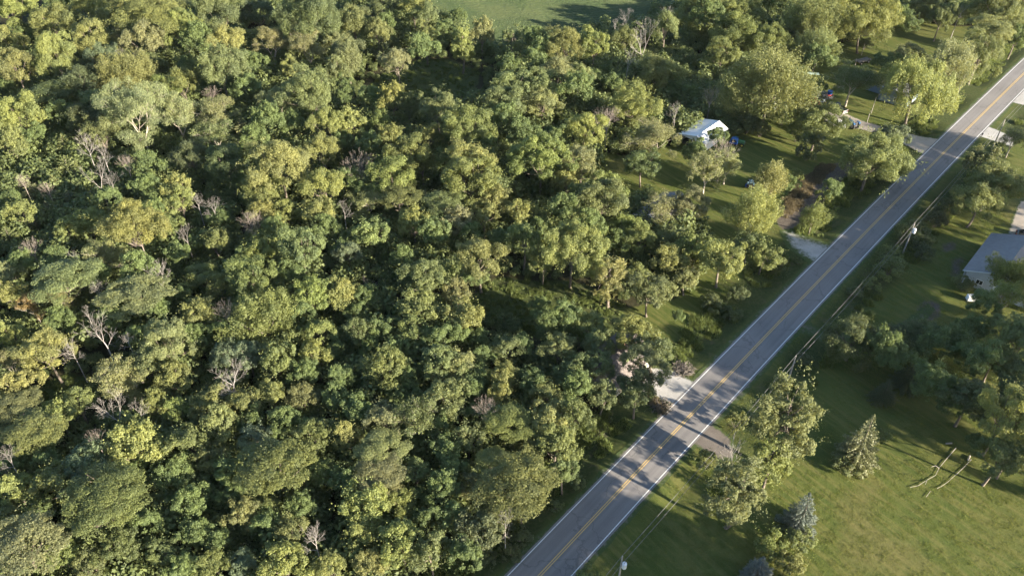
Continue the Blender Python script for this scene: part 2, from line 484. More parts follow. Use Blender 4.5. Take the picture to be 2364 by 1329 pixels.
def pad(name, px, mat, label, z=.004, inset=1.6, seed=0, fill=1.0):
    """irregular sheet of gravel or dirt: outline in photo pixels, finely subdivided, rim marked by 'edge'"""
    poly = poly_px(px); rng = np.random.default_rng(seed)
    for i, q in enumerate(poly):                          # openings onto the road run right under its edge
        t, s = road_ts(q[0], q[1])
        if abs(s) < 7.0: poly[i] = road_pt(t, 1.0 if s > 0 else -1.0)
    lo, hi = poly.min(0) - 1, poly.max(0) + 1
    st = max(.3, min(.6, (hi - lo).max() / 60))
    X, Y = np.meshgrid(np.arange(lo[0], hi[0], st), np.arange(lo[1], hi[1], st))
    ins = inside(poly, X, Y)
    d = np.full(X.shape, 1e9)
    for i in range(len(poly)):
        a, b_ = poly[i], poly[(i + 1) % len(poly)]; ab = b_ - a
        k = np.clip(((X - a[0]) * ab[0] + (Y - a[1]) * ab[1]) / (ab @ ab), 0, 1)
        d = np.minimum(d, np.hypot(X - a[0] - k * ab[0], Y - a[1] - k * ab[1]))
    d = np.where(ins, d, -d)
    idx = np.arange(X.size).reshape(X.shape)
    keep = (d[:-1, :-1] > -.3) & (d[1:, 1:] > -.3) & (d[:-1, 1:] > -.3) & (d[1:, :-1] > -.3)
    F = np.stack([idx[:-1, :-1][keep], idx[:-1, 1:][keep], idx[1:, 1:][keep], idx[1:, :-1][keep]], 1)
    used = np.unique(F); mp = np.full(X.size, -1); mp[used] = np.arange(len(used))
    V = np.stack([X.ravel()[used], Y.ravel()[used], np.full(len(used), z)], 1)
    me = new_mesh(name, V, mp[F], mat, True)
    set_attr(me, 'edge', np.clip(d.ravel()[used] / inset, 0, 1) * fill)
    return tag(link(name, me), label, kind='structure')

pad('driveway', [(1440, 868), (1500, 845), (1548, 850), (1607, 880), (1556, 936), (1500, 910), (1450, 900)], M_GRAVEL, 'pale gravel driveway meeting the road below the dense woodland', inset=1.8)
pad('driveway', [(1880, 250), (1930, 258), (1960, 265), (1995, 280), (2040, 292), (2080, 303), (2128, 315), (2162, 313), (2122, 357), (2100, 350), (2070, 325), (2035, 312), (1990, 300), (1930, 288), (1890, 275)], M_GRAVEL_WARM, 'curved gravel driveway leading to the parked vehicles', inset=1.3)
pad('gravel_turnout', [(1800, 532), (1830, 528), (1862, 545), (1912, 556), (1862, 610), (1836, 598), (1818, 572)], M_GRAVEL, 'patchy pale gravel turnout beside the road opposite the bushes', inset=3.0, fill=.42)
pad('driveway', [(2278, 293), (2310, 298), (2345, 318), (2338, 340), (2300, 328), (2258, 314)], M_GRAVEL, 'short grey gravel driveway across the road by the mailbox', inset=1.0)
pad('driveway', [(2335, 238), (2368, 205), (2440, 215), (2420, 260), (2370, 245)], M_GRAVEL, 'pale gravel driveway at the right edge of the photo', inset=1.2)
pad('dirt_drive', [(1630, 1020), (1668, 985), (1690, 1010), (1700, 1060), (1660, 1062), (1620, 1040)], M_DIRT, 'small grey dirt entrance beside the tall cottonwood trees', inset=2.0)
pad('dirt_track', [(1838, 765), (1868, 735), (1900, 765), (1960, 765), (2080, 745), (2140, 700), (2160, 715), (2110, 765), (1990, 785), (1900, 790)], M_DIRT, 'dark dirt track running right from the road between lawns', inset=4.0, fill=.5)
pad('gravel_yard', [(2338, 500), (2352, 465), (2440, 440), (2440, 590), (2370, 560), (2325, 538)], M_GRAVEL_WARM, 'sandy gravel yard behind the big grey roofed building', inset=1.5)

# crop field beyond the trees, rows as real ridges
def crop_field():
    a = P(1000, 45); b_ = P(1330, 70)
    ang = math.atan2(b_.y - a.y, b_.x - a.x); ca, sa = math.cos(ang), math.sin(ang)
    lo, hi = -90, 150
    u = np.arange(-120, 130, .5); v = np.arange(-30, 170, .255)
    U, W = np.meshgrid(u, v); c = P(1200, 60)
    X, Y = c.x + U * ca - W * sa, c.y + U * sa + W * ca
    rng = np.random.default_rng(4)
    ROW = np.cos(2 * math.pi * W / 1.52 + .25 * np.sin(U * .15)); Z = .35 + .25 * ROW + rng.normal(0, .05, X.shape) + .05 * np.sin(U * .3 + W * .11)
    ins = inside(FIELD, X, Y)
    i = np.arange(X.size).reshape(X.shape)
    k = ins[:-1, :-1] & ins[1:, 1:] & ins[:-1, 1:] & ins[1:, :-1]
    F = np.stack([i[:-1, :-1][k], i[:-1, 1:][k], i[1:, 1:][k], i[1:, :-1][k]], 1)
    used = np.unique(F); mp = np.full(X.size, -1); mp[used] = np.arange(len(used))
    me = new_mesh('crop_field', np.stack([X.ravel(), Y.ravel(), Z.ravel()], 1)[used], mp[F], M_CROP, True)
    set_attr(me, 'gap', np.clip(-ROW.ravel()[used] * .8 + .2, 0, 1))
    tag(link('crop_field', me), 'green crop field in fine rows beyond the woodland edge', kind='stuff')
crop_field()
# ------------------------------------------------------------------ plants: prototypes
def unit(a): return a / (np.linalg.norm(a, axis=-1, keepdims=True) + 1e-9)

def leaf_cards(rng, pos, nrm, size, tint):
    """small folded leaf sprays: one kite of four points each"""
    n = len(pos)
    t1 = unit(np.cross(nrm, unit(rng.normal(size=(n, 3))))); t2 = np.cross(nrm, t1)
    a = size * rng.uniform(.6, 1.25, (n, 1)); b = a * rng.uniform(.5, .95, (n, 1)); k = a * rng.uniform(-.35, .35, (n, 1))
    V = np.stack([pos + t1 * a, pos + t2 * b + nrm * k, pos - t1 * a * rng.uniform(.5, 1, (n, 1)), pos - t2 * b + nrm * k * .6], 1).reshape(-1, 3)
    F = np.arange(4 * n).reshape(n, 4)
    return V, F, tint

def blob_leaves(rng, C, A, RL, RS, T, n, size, center, ob=1.0, ub=.25, rb=.55, cull=-.35, inner=.25):
    """leaves on ellipsoidal clumps: centres C, axes A, long/short radii, tint per clump T"""
    p = RS * np.maximum(RL, RS) + RS * RS; p = p / p.sum()
    N = int(n * 1.6)
    i = rng.choice(len(C), N, p=p)
    d = unit(rng.normal(size=(N, 3))); ax = A[i]; da = (d * ax).sum(1, keepdims=True)
    dp = d - da * ax; rl, rs = RL[i][:, None], RS[i][:, None]
    sh = np.where(rng.random((N, 1)) < inner, rng.uniform(.3, .8, (N, 1)), rng.uniform(.8, 1.12, (N, 1)))
    pos = C[i] + (dp * rs + da * ax * rl) * sh
    g = unit(dp / rs + da * ax / rl)
    out = unit(C[i] - center + 1e-3)
    keep = ((g * out).sum(1) > cull) | (rng.random(N) < .15)
    pos, g, i = pos[keep][:n], g[keep][:n], i[keep][:n]
    nrm = unit(g * ob + rng.normal(size=g.shape) * rb + np.array([0, 0, ub]))
    tint = np.clip(T[i] + rng.normal(0, .18, len(i)), 0, 1)
    return leaf_cards(rng, pos, nrm, size, tint)

def sphere_dirs(rng, n, zmin=-.5, jit=.35):
    k = np.arange(n) + .5
    z = 1 - (1 - zmin) * k / n; ph = k * 2.399963 + rng.uniform(0, 6.28)
    r = np.sqrt(np.maximum(0, 1 - z * z))
    return unit(np.stack([r * np.cos(ph), r * np.sin(ph), z], 1) + rng.normal(0, jit, (n, 3)) / math.sqrt(n) * 2)

def lumps(rng):
    K = unit(rng.normal(size=(5, 3))); ph = rng.uniform(0, 6.28, 5); fr = rng.uniform(1.5, 4.5, 5); am = rng.uniform(.05, .17, 5)
    return lambda d: 1 + sum(am[j] * np.sin(fr[j] * (d @ K[j]) * 1.6 + ph[j]) for j in range(5))

def tubes(segs, n=5):
    """segments (p0, p1, r0, r1) -> open tubes"""
    p0 = np.array([s[0] for s in segs], float); p1 = np.array([s[1] for s in segs], float)
    r0 = np.array([s[2] for s in segs])[:, None]; r1 = np.array([s[3] for s in segs])[:, None]
    d = unit(p1 - p0); h = np.where(np.abs(d[:, 2:3]) < .9, np.array([[0, 0, 1.]]), np.array([[1., 0, 0]]))
    e1 = unit(np.cross(d, h)); e2 = np.cross(d, e1); V = []
    for base, r in ((p0, r0), (p1, r1)):
        for k in range(n):
            a = 2 * math.pi * k / n; V.append(base + (e1 * math.cos(a) + e2 * math.sin(a)) * r)
    V = np.stack(V, 1).reshape(-1, 3); m = len(segs); o = (np.arange(m) * 2 * n)[:, None]
    F = np.concatenate([np.stack([o[:, 0] + k, o[:, 0] + (k + 1) % n, o[:, 0] + n + (k + 1) % n, o[:, 0] + n + k], 1) for k in range(n)])
    return V, F

def limb(segs, rng, a, b, r0, r1, n=4, sag=.12):
    a, b = np.array(a, float), np.array(b, float); L = np.linalg.norm(b - a)
    mid = (a + b) / 2 + np.array([0, 0, -sag * L]) + rng.normal(0, .05 * L, 3)
    pts = [(1 - t) ** 2 * a + 2 * t * (1 - t) * mid + t * t * b for t in np.linspace(0, 1, n + 1)]
    rr = np.linspace(r0, r1, n + 1)
    for k in range(n): segs.append((pts[k], pts[k + 1], rr[k], rr[k + 1]))

def grow(rng, p, d, L, r, lev, segs, tips, spread=.55, up=.12, side=2, min_r=.012, ratio=.72):
    d = unit(np.array(d, float)); p = np.array(p, float); ns = 3
    for k in range(ns):
        d = unit(d + rng.normal(0, .06, 3) + np.array([0, 0, up * .3]))
        q = p + d * L / ns; r2 = max(min_r, r * (.86 if lev else .7))
        segs.append((p, q, r, r2, lev)); p, r = q, r2
        if lev and k < ns - 1 and rng.random() < .33 * side:
            s = unit(np.cross(d, rng.normal(size=3)))
            grow(rng, p, d * math.cos(.9) + s * math.sin(.9), L * ratio * .8, r * .55, lev - 1, segs, tips, spread, up, side, min_r, ratio)
    if lev == 0: tips.append(p); return
    a0 = rng.uniform(0, 6.28); m = 2 if rng.random() < .6 else 3
    e1 = unit(np.cross(d, [0.3, .5, .8])); e2 = np.cross(d, e1)
    for j in range(m):
        a = a0 + 2 * math.pi * j / m + rng.normal(0, .4); sp = spread * rng.uniform(.6, 1.25)
        dd = d * math.cos(sp) + (e1 * math.cos(a) + e2 * math.sin(a)) * math.sin(sp) + np.array([0, 0, up])
        grow(rng, p, dd, L * ratio * rng.uniform(.8, 1.15), r * .72, lev - 1, segs, tips, spread, up, side, min_r, ratio)

PROTO = {}          # kind -> list of (crown mesh, trunk mesh, D0, Hc0, clear0)
def crown_mesh(parts, mat):
    V = np.concatenate([p[0] for p in parts]); off = np.cumsum([0] + [len(p[0]) for p in parts[:-1]])
    F = np.concatenate([p[1] + o for p, o in zip(parts, off)]); T = np.concatenate([p[2] for p in parts])
    me = new_mesh('crown', V, F, mat); set_attr(me, 'tint', T, 'FACE'); return me

def make_proto(kind, D, Hc, clear, nleaf, size, seed):
    rng = np.random.default_rng(seed); lp = lumps(rng)
    cz = clear + Hc * .5; R = np.array([D / 2, D / 2, Hc / 2]); segs = []; mat = M_LEAF; bark = M_BARK
    Ht = clear + Hc; tr = .10 + .014 * Ht
    if kind in 'RLCWEBU':
        zmin = {'R': -.45, 'L': -.25, 'C': -.8, 'W': -.5, 'E': -.6, 'B': -.3, 'U': .05}[kind]
        n1 = int({'R': 11, 'L': 12, 'C': 20, 'W': 14, 'E': 26, 'B': 7, 'U': 12}[kind] * (1 + D / 9))
        dirs = sphere_dirs(rng, n1, zmin, .5)
        env = lp(dirs)[:, None]
        rad = rng.uniform(.60, .80, (n1, 1)) * env
        fill = max(3, n1 // 5)
        dirs = np.vstack([dirs, unit(rng.normal(size=(fill, 3)) + [0, 0, .4])]); rad = np.vstack([rad, rng.uniform(.2, .45, (fill, 1))])
        C1 = np.array([0, 0, cz]) + dirs * rad * R
        if kind == 'U': C1[:, 2] = clear + Hc * (.25 + .75 * (C1[:, 2] - cz) / (Hc / 2))
        r1 = D * rng.uniform(.10, .23, len(C1)) * (9 / (D + 4)) ** .25
        if kind == 'C': r1 *= .8
        # second level
        n2 = {'R': 11, 'L': 9, 'C': 10, 'W': 8, 'E': 8, 'B': 8, 'U': 9}[kind]
        i = np.repeat(np.arange(len(C1)), n2)
        out = unit(C1 - [0, 0, cz - Hc * .15])[i]
        dd = unit(unit(rng.normal(size=(len(i), 3))) + out * .65 + [0, 0, .15])
        rr = r1[i][:, None]
        C2 = C1[i] + dd * rr * rng.uniform(.55, .95, (len(i), 1)) * ([1, 1, .8] if kind != 'L' else [1.25, 1.25, .5])
        RS = r1[i] * rng.uniform(.28, .5, len(i)); RL = RS.copy(); A = dd.copy()
        if kind == 'L': RL = RS * .38; RS = RS * 1.25; A = unit(np.array([0, 0, 1.]) + out * .25 + rng.normal(0, .1, out.shape))
        if kind == 'E': RL = RS * 2.4; RS = RS * .72; A = unit(out * .8 + [0, 0, .9] + rng.normal(0, .25, out.shape))
        if kind == 'W': RL = RS * 2.2; RS = RS * .8; A = unit(np.array([0, 0, -1.]) + out * .3 + rng.normal(0, .2, out.shape)); C2[:, 2] -= RL * .5
        if kind == 'C': RL = RS * 1.3
        if kind == 'U': RL = RS * .6; A = np.tile([0, 0, 1.], (len(i), 1))
        T = np.clip(.5 + rng.normal(0, .16, len(C1))[i] + rng.normal(0, .14, len(i)), 0, 1)
        ub = {'L': .7, 'U': .5, 'W': .0}.get(kind, .25)
        parts = [blob_leaves(rng, C2, A, RL, RS, T, nleaf, size, np.array([0, 0, cz - Hc * .2]), ub=ub, rb=.46, inner=.2)]
        # stray sprigs that break the outline
        ns = nleaf // 34; d = sphere_dirs(rng, 60, zmin, 1.0); j = rng.integers(0, 60, ns)
        pos = np.array([0, 0, cz]) + d[j] * R * lp(d[j])[:, None] * rng.uniform(.95, 1.10, (ns, 1)) + rng.normal(0, .30, (ns, 3))
        if kind == 'U': pos[:, 2] = np.maximum(pos[:, 2], clear + Hc * .3)
        parts.append(leaf_cards(rng, pos, unit(rng.normal(size=(ns, 3)) + [0, 0, .5]), size, np.clip(rng.normal(.45, .2, ns), 0, 1)))
        if kind == 'B':
            for j in range(5): limb(segs, rng, rng.normal(0, .1, 3) * [1, 1, 0], C1[j % len(C1)], .035, .012, 3)
        else:
            lean = rng.normal(0, .025, 2) * Ht; fork = clear + Hc * {'C': .75, 'U': .1, 'W': .45, 'E': .3}.get(kind, .32)
            top = np.array([lean[0], lean[1], fork])
            limb(segs, rng, (0, 0, -.15), top, tr, tr * .55, 5, 0)
            segs.append(((0, 0, -.2), (0, 0, .35), tr * 1.5, tr * 1.02))
            order = rng.permutation(len(dirs))[:int(7 + D * .8)]
            for j in order:
                s = rng.uniform(.55, 1.0); st = top * s + np.array([0, 0, 0])
                tgt = C1[j] * np.array([1, 1, 1.]); limb(segs, rng, st, tgt, tr * .42 * (1.2 - .5 * s), .03, 4, .10)
    elif kind == 'F':
        sg, tips = [], []; bark = M_BARKPALE
        for j in range(3):
            a = 2.1 * j + rng.uniform(0, 1); sp = .38
            grow(rng, (0, 0, clear * .8), (math.cos(a) * sp, math.sin(a) * sp, 1), Hc * .34, tr * .55, 4, sg, tips, .5, .10, 1.3, .02)
        pts = np.array(tips); ctr = np.array([0, 0, clear + Hc * .3])
        k = np.array([D / 2 / np.percentile(np.hypot(pts[:, 0], pts[:, 1]), 88)] * 2 + [Ht / np.percentile(pts[:, 2], 97)])
        pts = pts * k; segs += [(np.array(s[0]) * k, np.array(s[1]) * k, s[2], s[3]) for s in sg]
        limb(segs, rng, (0, 0, -.1), np.array([0, 0, clear * .8]) * k, tr, tr * .75, 3, 0)
        sel = rng.random(len(pts)) < .8; C2 = pts[sel]; n2 = len(C2)
        RS = rng.uniform(.035, .075, n2) * (D + 5); RL = RS * .7; A = np.tile([0, 0, 1.], (n2, 1))
        T = np.clip(.5 + rng.normal(0, .2, n2), 0, 1)
        parts = [blob_leaves(rng, C2, A, RL, RS, T, nleaf, size, ctr, ub=.4, rb=.7, inner=.35, cull=-1)]
    elif kind in 'SJ':
        mat = M_NEEDLE; C2, A, RL, RS, T = [], [], [], [], []
        nl = 15 if kind == 'S' else 11
        for l in range(nl):
            f = (l + .5) / nl; z = clear + Hc * f; rad = D / 2 * (1 - f) ** (.85 if kind == 'S' else .7) * rng.uniform(.9, 1.1)
            nb = max(5, int((15 if kind == 'S' else 9) * (1 - f * .6)))
            for b_ in range(nb):
                a = 2 * math.pi * (b_ + rng.uniform(-.3, .3)) / nb + l * .7; ln = rad * rng.uniform(.75, 1.12)
                up = (-.18 + .55 * f if kind == 'S' else .45)
                dd = unit(np.array([math.cos(a), math.sin(a), up]))
                for s in ((.5, .85) if kind == 'S' else (.45, .8)):
                    C2.append(np.array([0, 0, z]) + dd * ln * s + [0, 0, .08 * ln * s]); A.append(dd); RL.append(max(.18, ln * .3)); RS.append(max(.10, ln * (.13 if kind == 'S' else .10))); T.append(np.clip(s * .6 + rng.normal(0.05, .18), 0, 1))
        for q in range(3): C2.append(np.array([0, 0, clear + Hc * (.93 + .03 * q)])); A.append(np.array([0, 0, 1.])); RL.append(.3); RS.append(.10); T.append(.6)
        parts = [blob_leaves(rng, np.array(C2), np.array(A), np.array(RL), np.array(RS), np.array(T), nleaf, size, np.array([0, 0, clear + Hc * .3]), ub=.3, rb=.5, inner=.15, cull=-.7)]
        limb(segs, rng, (0, 0, -.1), (0, 0, clear + Hc * .95), tr * .8, .03, 4, 0)
    crown = crown_mesh(parts, mat)
    V, F = tubes(segs, 6 if D > 8 else 5)
    trunk = new_mesh('trunk', V, F, bark, True)
    PROTO.setdefault(kind, []).append((crown, trunk, D, Hc, clear))

_sd = 100
LEAF_N, LEAF_S = 1.9, .68
for kind, spec in {
    'R': [(6, 5.6, 3.2, 5200, .19)] * 3 + [(9.5, 8.4, 4.0, 11000, .20)] * 4 + [(13.5, 11, 4.5, 19000, .21)] * 4 + [(18, 13.5, 5, 30000, .22)] * 2,
    'L': [(9.5, 6.0, 5.0, 10000, .18)] * 2 + [(14, 8.0, 6, 18000, .19)] * 2 + [(20, 11, 6, 34000, .20)] * 2,
    'E': [(6.5, 7.0, 2.4, 6000, .18)] + [(10, 10, 2.8, 12500, .19)] * 2 + [(15, 13, 3, 23000, .21)] * 2,
    'C': [(6, 9.5, 3.0, 7500, .18)] * 2 + [(9, 14, 3, 16000, .19)] * 2,
    'W': [(12, 12.5, 1.6, 19000, .19)],
    'U': [(8, 3.6, 4.2, 7500, .18)] + [(13, 6.0, 5.5, 16000, .19)],
    'F': [(7, 6.5, 3.2, 5000, .18), (11, 9, 4.5, 11000, .19), (11, 9, 4.5, 11000, .19), (18, 13, 6, 24000, .21)],
    'S': [(6, 10, .4, 13000, .13), (6, 10, .4, 13000, .13)],
    'J': [(4.6, 5.6, .8, 5200, .13), (4.6, 5.6, .8, 5200, .13), (6.5, 6.6, 1.2, 8000, .14)],
    'B': [(3.2, 2.6, 0.2, 1500, .15), (4.4, 3.2, 0.2, 2400, .15), (3.6, 2.4, 0.15, 1500, .16), (4.0, 3.6, .2, 2200, .16)],
}.items():
    for sp in spec:
        _sd += 1; make_proto(kind, *sp[:3], int(sp[3] * LEAF_N), sp[4] * LEAF_S, _sd)

DEAD = {}
def make_dead(kind, seed):
    rng = np.random.default_rng(seed); segs, tips = [], []
    if kind == 'X':      # single trunk, spreading crown
        grow(rng, (0, 0, 0), (.08, .03, 1), 3.0, .15, 4, segs, tips, .50, .09, 1.25, .013, .80)
        segs.append(((0, 0, -9), (0, 0, .02), .2, .15, 4))
    elif kind == 'V':    # forked into two leaders
        for a in (0, math.pi): grow(rng, (.1 * math.cos(a), 0, 0), (.45 * math.cos(a), .1, 1), 3.0, .12, 4, segs, tips, .46, .09, 1.1, .013, .78)
        segs.append(((0, 0, -9), (0, 0, .1), .2, .16, 4))
    elif kind == 'N':    # many stems fanning from one place
        for j in range(10):
            a = 6.28 * j / 10 + rng.uniform(-.3, .3); sp = rng.uniform(.25, 1.0)
            grow(rng, (.15 * math.cos(a), .15 * math.sin(a), 0), (sp * math.cos(a), sp * math.sin(a), 1), 2.0, .04, 3, segs, tips, .34, .10, 1.0, .011, .8)
        segs.append(((0, 0, -9), (0, 0, .1), .16, .12, 3))
    elif kind == 'T':    # tangle of heavy fallen limbs
        for j in range(6):
            a = 6.28 * j / 6 + rng.uniform(-.5, .5)
            grow(rng, (.4 * math.cos(a), .4 * math.sin(a), .3), (math.cos(a), math.sin(a), .35), 2.3, .10, 3, segs, tips, .75, .0, 1.4, .022)
    pts = np.array([s[1] for s in segs]); D = 2 * np.percentile(np.hypot(pts[:, 0], pts[:, 1]), 97); H = pts[:, 2].max()
    mats = M_DEADRED if kind == 'N' else M_DEAD
    mx = max(s[4] for s in segs)
    V, F = tubes([s[:4] for s in segs if s[4] >= mx - 1], 6); tm = new_mesh('trunk', V, F, mats, True)
    V, F = tubes([s[:4] for s in segs if s[4] < mx - 1], 4); bm_ = new_mesh('branches', V, F, mats, True)
    DEAD.setdefault(kind, []).append((tm, bm_, D, H))
def thicker(kind, seed):       # a small bare tree whose stems stay stout
    rng = np.random.default_rng(seed); segs, tips = [], []
    for a in (0, 2.2, 4.0): grow(rng, (.15 * math.cos(a), .15 * math.sin(a), 0), (.22 * math.cos(a), .22 * math.sin(a), 1), 3.6, .13, 3, segs, tips, .30, .14, 1.2, .03, .78)
    segs.append(((0, 0, -9), (0, 0, .1), .22, .18, 3))
    pts = np.array([s[1] for s in segs]); D = 2 * np.percentile(np.hypot(pts[:, 0], pts[:, 1]), 97); H = pts[:, 2].max()
    V, F = tubes([s[:4] for s in segs if s[4] >= 2], 6); tm = new_mesh('trunk', V, F, M_DEAD, True)
    V, F = tubes([s[:4] for s in segs if s[4] < 2], 4); bm_ = new_mesh('branches', V, F, M_DEAD, True)
    DEAD['Y'] = [(tm, bm_, D, H)]
thicker('Y', 77)
for k, n in (('X', 4), ('V', 3), ('N', 2), ('T', 1)):
    for j in range(n): _sd += 1; make_dead(k, _sd)
